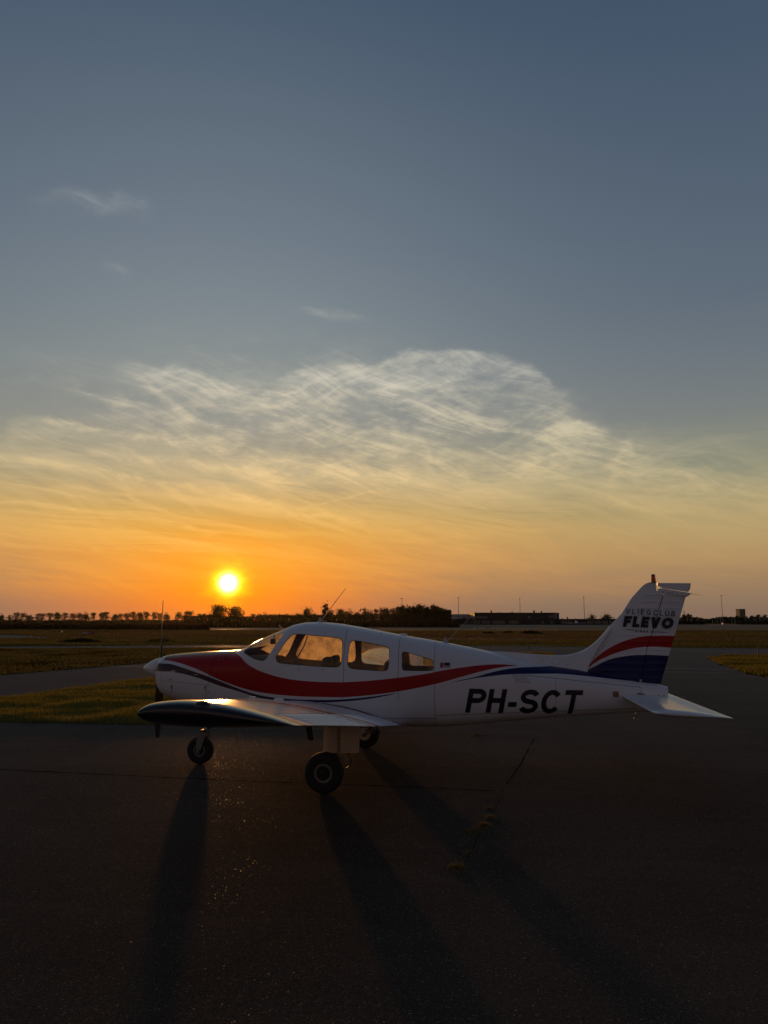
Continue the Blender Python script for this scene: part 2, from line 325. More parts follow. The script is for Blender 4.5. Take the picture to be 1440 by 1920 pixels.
def wing_paint():
    n = material('wing_paint'); x, y, z = n.sep(n.obj); ay = n.m('ABSOLUTE', y)
    v = ay + (x-3.0)*.78                                  # swept band across the wing
    red = (v > 3.28)*(v < 3.66)*(x < 3.8)
    red2 = (v > 3.80)*(v < 3.90)
    dirt = n.noise(n.obj, 3, 6, .6); fine = n.noise(n.obj, 22, 4, .6)
    c = n.mix(n.smooth(dirt, .35, .8)*.2, WHITE, (.58, .56, .52))
    c = n.mix(n.m('MINIMUM', red + red2, 1.0), c, RED)
    walk = (ay < .98)*(ay > .55)*(x > 2.6)*(y > 0)
    c = n.mix(walk, c, (.03, .03, .03))
    def dots(u, pitch, v, p):
        fu = n.m('ABSOLUTE', n.m('FRACT', u*(1/pitch))-.5)*pitch
        return (fu < .004)*(n.m('ABSOLUTE', v-p) < .004)
    fr = n.m('FRACT', ay*(1/.42))*.42
    rows = dots(x, .04, fr, .1) + dots(ay, .04, x, 2.75) + dots(ay, .04, x, 3.2)
    c = n.mix(n.m('MINIMUM', rows, 1.0)*.5, c, (.25, .24, .23))
    oil = n.noise(n.obj, 5.5, 2, .5)
    lap = n.m('ABSOLUTE', n.m('FRACT', ay*(1/.42))-.24)
    p = princ(n, c, n.m('ADD', .14, fine*.12), 0, .30, .08, .08, bump=oil + n.smooth(lap, .0, .02)*.15, bs=.3, bd=.012)
    n.link(p.outputs[0], n.out.inputs[0]); return n.mat
M = {}
M['fus'] = livery(); M['fin'] = fin_paint(); M['wing'] = wing_paint()
M['white'] = simple('white_paint', WHITE, .32, coat=.3)
M['tip'] = simple('wing_tip_paint', (.014, .011, .012), .24, coat=.3, var=.2)
M['rubber'] = simple('tyre_rubber', (.018, .017, .016), .75, var=.3, bs=.3, bscale=60)
M['metal'] = simple('bare_metal', (.55, .54, .52), .32, 1, var=.15)
M['dmetal'] = simple('dark_metal', (.10, .095, .09), .42, .8)
M['rim'] = simple('wheel_rim_paint', (.22, .185, .165), .5, var=.25, vs=20)
M['hub'] = simple('wheel_hub', (.05, .042, .038), .6, var=.3, vs=20)
M['prop'] = simple('propeller_paint', (.045, .043, .042), .30, .3)
M['proptip'] = simple('propeller_tip', (.5, .5, .5), .3, .6)
M['black'] = simple('black_plastic', (.012, .012, .012), .5)
M['decal'] = simple('black_vinyl', (.006, .006, .007), .42, var=.05)
M['navydecal'] = simple('navy_vinyl', (.006, .008, .022), .42, var=.05)
M['redvinyl'] = simple('red_vinyl', (.40, .01, .008), .4)
M['trim'] = simple('cabin_trim', (.24, .19, .15), .8, var=.15, bs=.2)
M['seat'] = simple('seat_fabric', (.045, .034, .027), .85, var=.25, vs=30, bs=.3, bscale=150)
M['panel'] = simple('instrument_panel', (.03, .028, .026), .6)
M['oleo'] = simple('gear_fairing_flare_tint', (.64, .46, .34), .42, coat=.2, var=.15, vs=9)  # orange warmth of the lens flare is put into the leg fairing colour
M['tan'] = simple('sticker', (.26, .15, .08), .6, var=.5, vs=40)
def glass_mat(name, tint=(.93, .92, .88), dirt=.22):
    n = material(name)
    sm = n.noise(n.obj, 7, 6, .65); sc_ = n.noise(n.vm('MULTIPLY', n.obj, (3, 1, 30)), 6, 4, .6); spk = n.voro(n.obj, 90, 'Distance')
    d = n.smooth(sm, .30, .75)*dirt*.9 + n.smooth(sc_, .58, .75)*dirt*.5 + (spk < .09)*n.smooth(sm, .45, .6)*.35 + dirt*.35
    tr = n.new('ShaderNodeBsdfTransparent'); n.put(tr.inputs[0], tint)
    gl = n.new('ShaderNodeBsdfGlossy'); gl.inputs['Roughness'].default_value = .06
    tl = n.new('ShaderNodeBsdfTranslucent'); n.put(tl.inputs[0], (.98, .84, .58))
    lw = n.new('ShaderNodeLayerWeight'); lw.inputs[0].default_value = .5; fr = E(n, lw.outputs['Facing']).pow(5.0)*.55 + .025
    m1 = n.new('ShaderNodeMixShader'); n.put(m1.inputs[0], n.m('MINIMUM', d, .9)); n.link(tr.outputs[0], m1.inputs[1]); n.link(tl.outputs[0], m1.inputs[2])
    m2 = n.new('ShaderNodeMixShader'); n.put(m2.inputs[0], fr); n.link(m1.outputs[0], m2.inputs[1]); n.link(gl.outputs[0], m2.inputs[2])
    n.link(m2.outputs[0], n.out.inputs[0]); return n.mat
M['glass'] = glass_mat('near_cabin_glass', (.95, .92, .86), .035)
M['glass_far'] = glass_mat('far_cabin_glass', (.92, .78, .56), .80)
M['glass_clean'] = glass_mat('far_rear_glass', (.95, .90, .80), .12)
M['lens'] = glass_mat('light_lens', (.9, .95, .93), .1)
n = material('red_beacon_glass'); p = princ(n, (.55, .012, .01), .15, coat=.5); p.inputs['Transmission Weight'].default_value = .55; n.link(p.outputs[0], n.out.inputs[0]); M['beacon'] = n.mat

def leaf_mat(name, a, b, tcol, tr=.35):
    n = material(name)
    v = n.noise(n.pos, .35, 4, .6); v2 = n.noise(n.pos, 3.0, 2)
    c = n.mix(v*.6+v2*.4, a, b)
    d = n.new('ShaderNodeBsdfDiffuse'); n.put(d.inputs[0], c)
    t = n.new('ShaderNodeBsdfTranslucent'); n.put(t.inputs[0], n.mix(v2, tuple(x*.8 for x in tcol), tcol))
    m = n.new('ShaderNodeMixShader'); m.inputs[0].default_value = tr; n.link(d.outputs[0], m.inputs[1]); n.link(t.outputs[0], m.inputs[2])
    n.link(m.outputs[0], n.out.inputs[0]); return n.mat
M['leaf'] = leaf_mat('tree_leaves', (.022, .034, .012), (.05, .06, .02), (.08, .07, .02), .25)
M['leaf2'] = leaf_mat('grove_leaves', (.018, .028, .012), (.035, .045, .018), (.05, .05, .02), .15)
M['crop'] = leaf_mat('crop_leaves', (.05, .038, .022), (.085, .06, .032), (.06, .04, .02), .15)
M['bark'] = simple('bark', (.055, .042, .03), .9, var=.3)
M['grass'] = leaf_mat('grass_blades', (.125, .122, .024), (.235, .20, .046), (.29, .235, .045), .42)
M['weed'] = leaf_mat('dry_weed', (.18, .15, .06), (.32, .26, .11), (.16, .11, .04), .3)
M['meadow'] = leaf_mat('meadow_blades', (.095, .100, .028), (.19, .168, .056), (.19, .155, .042), .34)
M['drygrass'] = leaf_mat('dry_grass', (.13, .088, .042), (.20, .145, .07), (.20, .135, .06), .3)

def asphalt(name, base=.070, tint=(1, .78, .58), glint=True):
    n = material(name)
    big = n.noise(n.pos, .16, 5, .6); mid = n.noise(n.pos, 1.3, 5, .65); grain = n.noise(n.pos, 70, 3, .7)
    v1 = n.voro(n.pos, 150, 'Color'); r1, g_, b_ = n.sep(v1); dist = n.voro(n.pos, 120, 'Distance')
    st = n.new('ShaderNodeMapping'); n.put(st.inputs[0], n.pos); st.inputs['Scale'].default_value = (.25, 2.2, 1); st.inputs['Rotation'].default_value = (0, 0, R(3))
    lane = n.noise(E(n, st.outputs[0]), 1.0, 4, .55)
    val = big*.5 + mid*.35 + lane*.35 + grain*.35
    c = n.ramp(val, [(.35, tuple(base*.62*t for t in tint)), (.95, tuple(base*1.45*t for t in tint))])
    patch = n.smooth(n.noise(n.pos, .35, 2, .4), .50, .56); c = n.mix(patch*.22, c, tuple(base*.45*t for t in tint))
    tr_ = n.new('ShaderNodeMapping'); n.put(tr_.inputs[0], n.pos); tr_.inputs['Rotation'].default_value = (0, 0, R(-14)); tr_.inputs['Scale'].default_value = (.12, 1.6, 1)
    c = n.mix(n.smooth(n.noise(E(n, tr_.outputs[0]), 1.0, 6, .6), .52, .70)*.35, c, tuple(base*1.7*t for t in tint))
    # pale and dark stones in the wearing course
    c = n.mix((r1 > .90)*.8, c, tuple(base*2.3*t for t in tint))
    c = n.mix((r1 > .990)*.9, c, (.34, .31, .28))
    c = n.mix((r1 < .2)*.5, c, (base*.4,)*3)
    # single polished stones lie tilted at random
    tilt = n.vm('MULTIPLY', n.vm('SUBTRACT', v1, (.5, .5, .5)), (.6, .6, 0.0))
    shiny = (b_ > .990)*(n.smooth(mid, .35, .6)*.7+.3)
    nrm = n.vm('NORMALIZE', n.vm('ADD', n.norm, n.vm('MULTIPLY', tilt, n.comb(1.0, 1.0, 0.0))))
    b = n.new('ShaderNodeBump'); n.put(b.inputs['Height'], grain*.5 + dist*.9); b.inputs['Strength'].default_value = .55; b.inputs['Distance'].default_value = .006
    if glint: n.put(b.inputs['Normal'], nrm)
    df = n.new('ShaderNodeBsdfDiffuse'); n.put(df.inputs[0], c); n.link(b.outputs[0], df.inputs['Normal'])
    gs = n.new('ShaderNodeBsdfGlossy'); n.put(gs.inputs['Roughness'], n.m('SUBTRACT', .62, shiny*.42)); n.put(gs.inputs[0], (.9, .88, .86)); n.link(b.outputs[0], gs.inputs['Normal'])
    lw = n.new('ShaderNodeLayerWeight'); lw.inputs[0].default_value = .5
    f = E(n, lw.outputs['Facing']).pow(11.0)*.14 + .0015 + shiny*(.006 if glint else 0)
    mx = n.new('ShaderNodeMixShader'); n.put(mx.inputs[0], f); n.link(df.outputs[0], mx.inputs[1]); n.link(gs.outputs[0], mx.inputs[2])
    n.link(mx.outputs[0], n.out.inputs[0]); return n.mat
M['asphalt'] = asphalt('apron_asphalt')
M['asphalt2'] = asphalt('runway_asphalt', .075, (1, .90, .80), False)
def ground_mat(name, a, b, c_, scale=.5):
    n = material(name)
    st = n.new('ShaderNodeMapping'); n.put(st.inputs[0], n.pos); st.inputs['Scale'].default_value = (.35, 1.2, 1)
    v = n.noise(E(n, st.outputs[0]), scale*.12, 6, .6); w = n.noise(E(n, st.outputs[0]), scale, 6, .65); f = n.noise(n.pos, 18, 4, .7)
    c = n.mix(n.smooth(v, .35, .65), a, b); c = n.mix(n.smooth(w, .4, .72), c, c_); c = n.mix(n.smooth(f, .45, .75)*.45, c, tuple(x*.5 for x in a))
    p = princ(n, c, .9, spec=.12, bump=w*.6+f*.5, bs=.9, bd=.12); n.link(p.outputs[0], n.out.inputs[0]); return n.mat
M['field'] = ground_mat('meadow_ground', (.085, .082, .024), (.125, .095, .038), (.15, .13, .045), .35)
M['turf'] = ground_mat('turf_ground', (.075, .08, .02), (.12, .105, .03), (.10, .095, .03), 1.2)
M['line'] = simple('line_paint', (.42, .41, .40), .6, var=.35, vs=3)
M['crack'] = simple('joint_filler', (.003, .003, .003), .95, spec=.0)
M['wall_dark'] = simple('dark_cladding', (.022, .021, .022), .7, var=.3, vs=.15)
M['wall_grey'] = simple('grey_cladding', (.14, .135, .135), .7, var=.2, vs=.2)
M['wall_pale'] = simple('pale_cladding', (.42, .43, .46), .6, var=.15, vs=.2)
M['wall_tan'] = simple('tan_wall', (.17, .15, .11), .8, var=.25, vs=.3)
M['winglass'] = simple('window_glass', (.03, .035, .04), .15)
M['galv'] = simple('galvanised_steel', (.40, .38, .36), .5, .5)
M['towerwall'] = simple('tower_concrete', (.10, .10, .10), .8)
M['signred'] = simple('sign_red', (.32, .012, .01), .5)
M['signblack'] = simple('sign_black', (.012, .012, .012), .5)
M['signyellow'] = simple('sign_yellow', (.55, .36, .02), .5)
M['signwhite'] = simple('sign_white', (.8, .8, .78), .5)

# ------------------------------------------------------------------ mesh helpers
def mesh(name, V, F, mat=None, smooth=False, sharp=None):
    me = bpy.data.meshes.new(name); me.from_pydata([tuple(map(float, v)) for v in V], [], [tuple(map(int, f)) for f in F])
    if mat is not None: me.materials.append(M[mat] if isinstance(mat, str) else mat)
    if smooth: me.shade_smooth()
    if sharp: me.set_sharp_from_angle(angle=R(sharp))
    me.update(); return me
def link(o, parent=None, **props):
    sc.collection.objects.link(o)
    if parent is not None:
        o.parent = parent; o.matrix_parent_inverse = Matrix.Translation(-root_loc(parent))
    for k, v in props.items(): o[k] = v
    return o
def root_loc(p):
    v = Vector((0, 0, 0))
    while p is not None:
        v = v + p.location; p = p.parent
        if p is not None: v = v - root_loc(p)
    return v
def part(name, V, F, mat, parent, smooth=False, sharp=None, **props):
    return link(bpy.data.objects.new(name, mesh(name, V, F, mat, smooth, sharp)), parent, **props)
def thing(name, loc, label, cat, group=None, rz=0):
    o = bpy.data.objects.new(name, None); o.location = loc; o.rotation_euler = (0, 0, rz); o.empty_display_size = .3
    sc.collection.objects.link(o); o['label'] = label; o['category'] = cat
    if group: o['group'] = group
    return o
def local(name, V, F, mat, parent, smooth=False, sharp=None, **props):
    """a part given in the local frame of its thing"""
    o = bpy.data.objects.new(name, mesh(name, V, F, mat, smooth, sharp)); sc.collection.objects.link(o); o.parent = parent
    for k, v in props.items(): o[k] = v
    return o
def box(x0, x1, y0, y1, z0, z1):
    V = [(x, y, z) for x in (x0, x1) for y in (y0, y1) for z in (z0, z1)]
    return V, [(0, 1, 3, 2), (4, 6, 7, 5), (0, 4, 5, 1), (2, 3, 7, 6), (0, 2, 6, 4), (1, 5, 7, 3)]
def join(*vf):
    V, F = [], []
    for v, f in vf:
        o = len(V); V += [tuple(p) for p in v]; F += [tuple(i+o for i in q) for q in f]
    return V, F
def tube(path, rad, n=10, cap=True, up=(0, 0, 1)):
    P = [Vector(p) for p in path]; rad = [rad]*len(P) if not hasattr(rad, '__len__') else rad
    V, F = [], []
    for i, p in enumerate(P):
        t = (P[min(i+1, len(P)-1)]-P[max(i-1, 0)]).normalized()
        u = Vector(up) if abs(t.dot(Vector(up))) < .95 else Vector((0, 1, 0))
        a = t.cross(u).normalized(); b = t.cross(a)
        for k in range(n):
            w = 2*math.pi*k/n; V.append(p+(a*math.cos(w)+b*math.sin(w))*rad[i])
    for i in range(len(P)-1):
        for k in range(n):
            a, b = i*n+k, i*n+(k+1) % n; F.append((a, b, b+n, a+n))
    if cap: F.append(tuple(range(n))[::-1]); F.append(tuple(range((len(P)-1)*n, len(P)*n)))
    return V, F
def lathe(prof, c, axis='y', n=40, caps=True):
    """prof: (offset along axis, radius)"""
    V, F = [], []
    for o, r in prof:
        for k in range(n):
            w = 2*math.pi*k/n; a, b = r*math.cos(w), r*math.sin(w)
            V.append({'y': (c[0]+a, c[1]+o, c[2]+b), 'x': (c[0]+o, c[1]+a, c[2]+b), 'z': (c[0]+a, c[1]+b, c[2]+o)}[axis])
    m = len(prof)
    for i in range(m-1):
        for k in range(n):
            a, b = i*n+k, i*n+(k+1) % n; F.append((a, b, b+n, a+n))
    if caps: F.append(tuple(range(n))[::-1]); F.append(tuple(range((m-1)*n, m*n)))
    return V, F
def sphere(c, r, sz=(1, 1, 1), n=12):
    prof = [(-math.cos(math.pi*i/n)*r, max(1e-4, math.sin(math.pi*i/n)*r)) for i in range(n+1)]
    V, F = lathe(prof, (0, 0, 0), 'z', n*2)
    return [(c[0]+v[0]*sz[0], c[1]+v[1]*sz[1], c[2]+v[2]*sz[2]) for v in V], F
def loft(secs, closed=True, caps=True):
    n = len(secs[0]); V = [p for s in secs for p in s]; F = []
    for i in range(len(secs)-1):
        for k in range(n if closed else n-1):
            a, b = i*n+k, i*n+(k+1) % n; F.append((a, b, b+n, a+n))
    if caps: F.append(tuple(range(n))[::-1]); F.append(tuple(range((len(secs)-1)*n, len(secs)*n)))
    return V, F
def fix_normals(me):
    bm = bmesh.new(); bm.from_mesh(me); bmesh.ops.recalc_face_normals(bm, faces=bm.faces); bm.to_mesh(me); bm.free()
def boolean(me, cutters, op='DIFFERENCE'):
    o = bpy.data.objects.new('tmp', me); sc.collection.objects.link(o); tmp = [o]
    for V, F in cutters:
        cm = mesh('tmp', V, F); fix_normals(cm); c = bpy.data.objects.new('tmp', cm); sc.collection.objects.link(c); tmp.append(c)
        m = o.modifiers.new('b', 'BOOLEAN'); m.object = c; m.operation = op; m.solver = 'EXACT'
    dg = bpy.context.evaluated_depsgraph_get(); r = bpy.data.meshes.new_from_object(o.evaluated_get(dg))
    for t in tmp: bpy.data.objects.remove(t)
    return r
def prism_y(poly, y0, y1):
    n = len(poly); V = [(x, y0, z) for x, z in poly]+[(x, y1, z) for x, z in poly]
    F = [tuple(range(n)), tuple(range(n, 2*n))[::-1]]+[(i, i+n, (i+1) % n+n, (i+1) % n) for i in range(n)]
    return V, F
def round_poly(P, n=3, f=.28):
    """cut every corner with a short curve"""
    out = []
    for i, p in enumerate(P):
        a, b = np.array(P[i-1]), np.array(P[(i+1) % len(P)]); p = np.array(p)
        s, e = p+(a-p)*f, p+(b-p)*f
        for k in range(n+1):
            t = k/n; out.append(tuple((1-t)**2*s+2*t*(1-t)*p+t*t*e))
    return out

# ------------------------------------------------------------------ the aircraft (x aft, y to its right, z up)
ST = [(.30,1.405,1.03,.27,1.23,2.3,2.3),(.33,1.428,.96,.335,1.22,2.4,2.4),(.40,1.450,.90,.385,1.21,2.5,2.6),(.55,1.468,.85,.425,1.20,2.6,2.8),
(.85,1.491,.77,.47,1.20,2.8,3.0),(1.30,1.513,.66,.52,1.20,2.9,3.2),(1.41,1.520,.64,.53,1.21,2.8,3.3),(1.617,1.630,.62,.545,1.22,2.6,3.4),
(2.0,1.800,.60,.56,1.23,2.5,3.5),(2.19,1.869,.585,.565,1.24,2.5,3.5),(2.36,1.895,.575,.568,1.24,2.5,3.5),(2.5,1.898,.57,.57,1.24,2.5,3.5),
(2.736,1.880,.565,.57,1.24,2.5,3.5),(2.97,1.847,.56,.57,1.23,2.5,3.5),(3.32,1.784,.56,.56,1.20,2.45,3.5),(3.67,1.720,.558,.535,1.16,2.4,3.5),
(4.12,1.646,.56,.49,1.12,2.35,3.4),(4.7,1.533,.605,.425,1.08,2.3,3.1),(5.0,1.463,.635,.39,1.06,2.3,3.0),(5.25,1.401,.655,.36,1.04,2.3,2.9),
(5.6,1.333,.69,.315,1.02,2.3,2.8),(5.96,1.284,.715,.265,1.0,2.3,2.7),(6.3,1.212,.74,.215,.98,2.3,2.6),(6.69,1.141,.765,.16,.95,2.3,2.5),(6.95,1.097,.785,.12,.94,2.3,2.4),(7.0,1.08,.80,.11,.94,2.3,2.4)]
SA = np.array(ST)
def pchip(x, X, Y):
    h = np.diff(X); d = np.diff(Y)/h; m = np.zeros_like(Y)
    for i in range(1, len(X)-1):
        if d[i-1]*d[i] > 0:
            w1, w2 = 2*h[i]+h[i-1], h[i]+2*h[i-1]; m[i] = (w1+w2)/(w1/d[i-1]+w2/d[i])
    m[0], m[-1] = d[0], d[-1]
    x = min(max(x, X[0]), X[-1]); i = min(np.searchsorted(X, x, 'right')-1, len(X)-2); t = (x-X[i])/h[i]
    return ((1+2*t)*(1-t)**2*Y[i]+t*(1-t)**2*h[i]*m[i]+t*t*(3-2*t)*Y[i+1]+t*t*(t-1)*h[i]*m[i+1])
def sec(x): return [pchip(x, SA[:, 0], SA[:, i]) for i in range(1, 7)]
def hw(x, z):
    zt, zb, w, zc, nu, nl = sec(x)
    q, n = ((z-zc)/(zt-zc), nu) if z >= zc else ((zc-z)/(zc-zb), nl)
    return w*(max(0, 1-min(1, q)**n))**(1/n)
def body(x0, x1, step=.05, inset=0, nth=88):
    xs = [x0+(x1-x0)*i/round((x1-x0)/step) for i in range(round((x1-x0)/step)+1)]
    for s in (.33, .36, 1.38, 1.41, 1.44):
        if x0 < s < x1: xs.append(s)
    secs = []
    for x in sorted(xs):
        zt, zb, w, zc, nu, nl = sec(x); zt -= inset; zb += inset; w -= inset; ring = []
        for k in range(nth):
            t = 2*math.pi*(k+.5)/nth; c, s = math.cos(t), math.sin(t); n = nu if s > 0 else nl
            # spread points evenly over the rounded-square section
            cc = math.copysign(abs(c)**(2/n), c); ss = math.copysign(abs(s)**(2/n), s)
            ring.append((x, w*cc, zc+(zt-zc if s > 0 else zc-zb)*ss))
        secs.append(ring)
    return loft(secs)
plane = thing('light_aircraft', (2.9, 0, 0), 'white low wing propeller plane with red and blue stripes parked on the dark apron', 'airplane')

def bisect_keep(me, co, no, gap):
    bm = bmesh.new(); bm.from_mesh(me)
    r = bmesh.ops.bisect_plane(bm, geom=bm.verts[:]+bm.edges[:]+bm.faces[:], plane_co=Vector(co)+Vector(no)*gap, plane_no=no, clear_inner=True)
    e = [g for g in r['geom_cut'] if isinstance(g, bmesh.types.BMEdge)]
    bmesh.ops.holes_fill(bm, edges=e, sides=0); bmesh.ops.recalc_face_normals(bm, faces=bm.faces); bm.to_mesh(me); bm.free()
seam_co = (1.2, 0, 1.47); sn = Vector((1, 0, -.2)).normalized()
cowl = mesh('cowling', *body(.30, 1.45), None); bisect_keep(cowl, seam_co, -sn, .003)
# tail end and cabin shell
fus = mesh('fuselage', *body(1.05, 7.0)); bisect_keep(fus, seam_co, sn, .003)
WS = [(1.36, 1.54), (1.46, 1.532), (1.55, 1.520), (1.639, 1.466), (1.742, 1.419), (1.84, 1.398), (1.885, 1.402), (1.93, 1.450), (2.017, 1.608), (2.114, 1.775), (2.15, 1.85), (2.17, 2.3), (1.2, 2.3)]
W1 = [(2.261, 1.745), (2.44, 1.732), (2.682, 1.711), (2.842, 1.695), (2.888, 1.675), (2.908, 1.623), (2.91, 1.411), (2.893, 1.355), (2.845, 1.327), (2.516, 1.343), (2.118, 1.372), (2.057, 1.393), (2.039, 1.455), (2.073, 1.518), (2.145, 1.639), (2.204, 1.722)]
W2 = [(3.03, 1.665), (3.117, 1.654), (3.441, 1.595), (3.495, 1.573), (3.516, 1.530), (3.507, 1.330), (3.486, 1.295), (3.443, 1.283), (3.045, 1.310), (3.0, 1.335), (2.984, 1.386), (2.995, 1.623)]
W3 = [(3.69, 1.525), (3.84, 1.487), (4.045, 1.425), (4.07, 1.400), (4.074, 1.32), (4.05, 1.289), (3.705, 1.291), (3.678, 1.315), (3.672, 1.50)]
wins = {'windshield_pane': WS, 'front': round_poly(W1, 2), 'middle': round_poly(W2, 2), 'rear': round_poly(W3, 2)}
inner = body(1.30, 6.90, .1, .022)
fus = boolean(fus, [inner]+[prism_y(round_poly(WS[2:10], 2, .2)[0:] + WS[10:] + WS[:2], a, b) for a, b in ((-1, -.014), (.014, 1))] + [prism_y(wins[k], -1, 1) for k in ('front', 'middle', 'rear')])
fus.materials.clear(); fus.materials.append(M['fus']); fus.materials.append(M['trim'])
for f in fus.polygons:
    c = f.center; zt, zb, w, zc, nu, nl = sec(c.x)
    q, n = (abs((c.z-zc)/(zt-zc)), nu) if c.z >= zc else (abs((zc-c.z)/(zc-zb)), nl)
    val = (abs(c.y/w)**n+q**n)**(1/n)
    if val < .972 and 1.31 < c.x < 6.88: f.material_index = 1
fus.shade_smooth(); fus.set_sharp_from_angle(angle=R(32))
FO = link(bpy.data.objects.new('fuselage', fus), plane)
cowl.materials.append(M['fus']); cowl.shade_smooth(); cowl.set_sharp_from_angle(angle=R(40))
CO = link(bpy.data.objects.new('cowling', cowl), plane)
# panes
gl = mesh('tmp', *body(1.32, 4.4, .08, .007)); gin = body(1.31, 4.41, .08, .011); fix_normals(gl)
def pane(name, poly, y0, y1, parent, gm='glass'):
    me = boolean(gl.copy(), [gin, prism_y(poly, y0, y1)][:1]); 
    me = boolean(me, [prism_y(poly, y0, y1)], 'INTERSECT')
    me.materials.clear(); me.materials.append(M[gm]); me.shade_smooth(); me.set_sharp_from_angle(angle=R(32))
    return link(bpy.data.objects.new(name, me), parent)
pad = lambda poly, k: [tuple(np.array(p)+(np.array(p)-np.mean(poly, 0))*k) for p in poly]
pane('windshield', WS, -1, -.013, plane); pane('windshield', WS, .013, 1, plane, 'glass_far')
for k in ('front', 'middle', 'rear'):
    for s in ((-1, -.05), (.05, 1)): pane('side_window', pad(wins[k], .015), s[0], s[1], plane, 'glass' if s[0] < 0 else ('glass_far' if k == 'front' else 'glass_clean'))
# rubber seal rings around the near windows
def ring_seal(poly, side):
    P = [(x, side*(hw(x, z)-.002), z) for x, z in poly]+[(poly[0][0], side*(hw(*poly[0])-.002), poly[0][1])]
    return tube(P, .0045, 6, False)
for k in ('front', 'middle', 'rear'):
    for s in (-1, 1): part('window_seal', *ring_seal(wins[k], s), 'black', plane, True)
# cowling details
for y in (-.17, .17): part('air_intake', *lathe([(-.012, .001), (-.012, .078), (.004, .086)], (.298, y, 1.24), 'x', 28), 'black', CO, True, 40)
part('lower_intake', *box(.305, .345, -.15, .15, 1.0, 1.08), 'black', CO)
def on_skin(pts, off=.003, side=-1): return [(x, side*(hw(x, z)+off), z) for x, z in pts]
def ribbon_side(x0, x1, zf, hgt, off=.003, n=8):
    V = []; F = []
    for i in range(n+1):
        x = x0+(x1-x0)*i/n; z = zf(x)
        for zz in (z-hgt/2, z+hgt/2): V.append((x, -(hw(x, zz)+off), zz))
    F = [(2*i, 2*i+2, 2*i+3, 2*i+1) for i in range(n)]
    return V, F
def bump_plate(x0, x1, z0, z1, t, off=.0):
    """small raised plate following the skin"""
    V, F = [], []
    n = 3
    P = [(x0+(x1-x0)*i/n, z0+(z1-z0)*j/n) for i in range(n+1) for j in range(n+1)]
    V = [(x, -(hw(x, z)+off+t), z) for x, z in P]+[(x, -(hw(x, z)-.004), z) for x, z in P]
    m = len(P); idx = lambda i, j: i*(n+1)+j
    for i in range(n):
        for j in range(n): F.append((idx(i, j), idx(i+1, j), idx(i+1, j+1), idx(i, j+1)))
    edge = [idx(i, 0) for i in range(n+1)]+[idx(n, j) for j in range(1, n+1)]+[idx(i, n) for i in range(n-1, -1, -1)]+[idx(0, j) for j in range(n-1, 0, -1)]
    for a, b in zip(edge, edge[1:]+edge[:1]): F.append((b, a, a+m, b+m))
    return V, F
for x, z, w_, h_ in ((.585, 1.145, .035, .006), (.60, 1.055, .018, .03), (.60, 1.03, .02, .012), (.585, .985, .014, .014), (1.085, 1.055, .016, .034), (1.085, 1.02, .018, .014), (1.14, .995, .014, .014)):
    part('cowling_latch', *bump_plate(x-w_/2, x+w_/2, z-h_/2, z+h_/2, .003), 'black', CO)
for x, z in ((.62, 1.255), (.95, 1.213)):
    part('hinge_pin', *bump_plate(x-.03, x+.03, z-.004, z+.004, .005), 'metal', CO)
# spinner and propeller
spin = part('spinner', *lathe([(0, .002), (.012, .022), (.05, .054), (.10, .086), (.16, .116), (.22, .138), (.27, .153), (.29, .156), (.292, .12)], (0, 0, 1.2646), 'x', 40), 'white', plane, True, 35)
part('spinner_backplate', *lathe([(.289, .15), (.289, .159), (.297, .159), (.297, .15)], (0, 0, 1.2646), 'x', 40), 'metal', plane, True, 35)
def blade(sgn):
    secs = []
    for r, ch, tw, th in ((.10, .085, 48, .045), (.20, .115, 38, .03), (.35, .135, 30, .02), (.5, .138, 25, .014), (.65, .128, 21, .011), (.78, .112, 18.5, .009), (.88, .092, 17, .007), (.93, .06, 16, .005), (.94, .02, 16, .003)):
        b = R(tw); cx, cy = -math.sin(b), math.cos(b)*sgn       # towards the leading edge
        ring = []
        for k in range(16):
            t = 2*math.pi*k/16; u = math.cos(t)*ch/2; v = math.sin(t)*th/2
            ring.append((.25+cx*u+cy*sgn*v*0+v*math.cos(b), cy*u+v*math.sin(b)*sgn, 1.2646+sgn*r))
        secs.append(ring)
    return loft(secs)
for s in (1, -1):
    b = part('propeller_blade', *blade(s), 'prop', plane, True, 50)

# wings -----------------------------------------------------------
def naca(u, th=.15, cam_=.022):
    yt = 5*th*(.2969*math.sqrt(max(u, 0))-.126*u-.3516*u*u+.2843*u**3-.1036*u**4); p = .4
    yc = cam_*(2*p*u-u*u)/(p*p) if u < p else cam_*((1-2*p)+2*p*u-u*u)/((1-p)**2)
    return yc, yt
def wing_at(y):
    y = abs(y)
    if y < 3.2: ch, le = 1.6, 2.09
    else: t = (y-3.2)/2.13; ch, le = 1.6+(1.08-1.6)*t, 2.09+.32*t
    if y < .95: le -= .24*(.95-y)/.5; ch += .24*(.95-y)/.5            # leading edge glove at the root
    inc = R(5.5+(3-5.5)*(y-.5)/4.8); z25 = .677+.1146*y
    return ch, le, inc, z25
def wpt(y, u, side, th=1.0, bead=0):
    ch, le, inc, z25 = wing_at(y); yc, yt = naca(u); s = 1 if side > 0 else -1
    return (le+u*ch, y, z25-(u-.25)*ch*math.tan(inc)+(yc+s*yt*th)*ch+bead)
def us(a, b, n): return [a+(b-a)*(1-math.cos(math.pi*i/n/ (1 if a > 0 else 1)))/2 for i in range(n+1)]
def wing_block(ys, c1, n=22):
    secs = []
    for y in ys:
        U = [c1*(1-math.cos(math.pi/2*i/n)) for i in range(n+1)][::-1]     # trailing .. leading
        secs.append([wpt(y, u, 1) for u in U]+[wpt(y, u, -1) for u in U[::-1][1:]])
    return loft(secs)
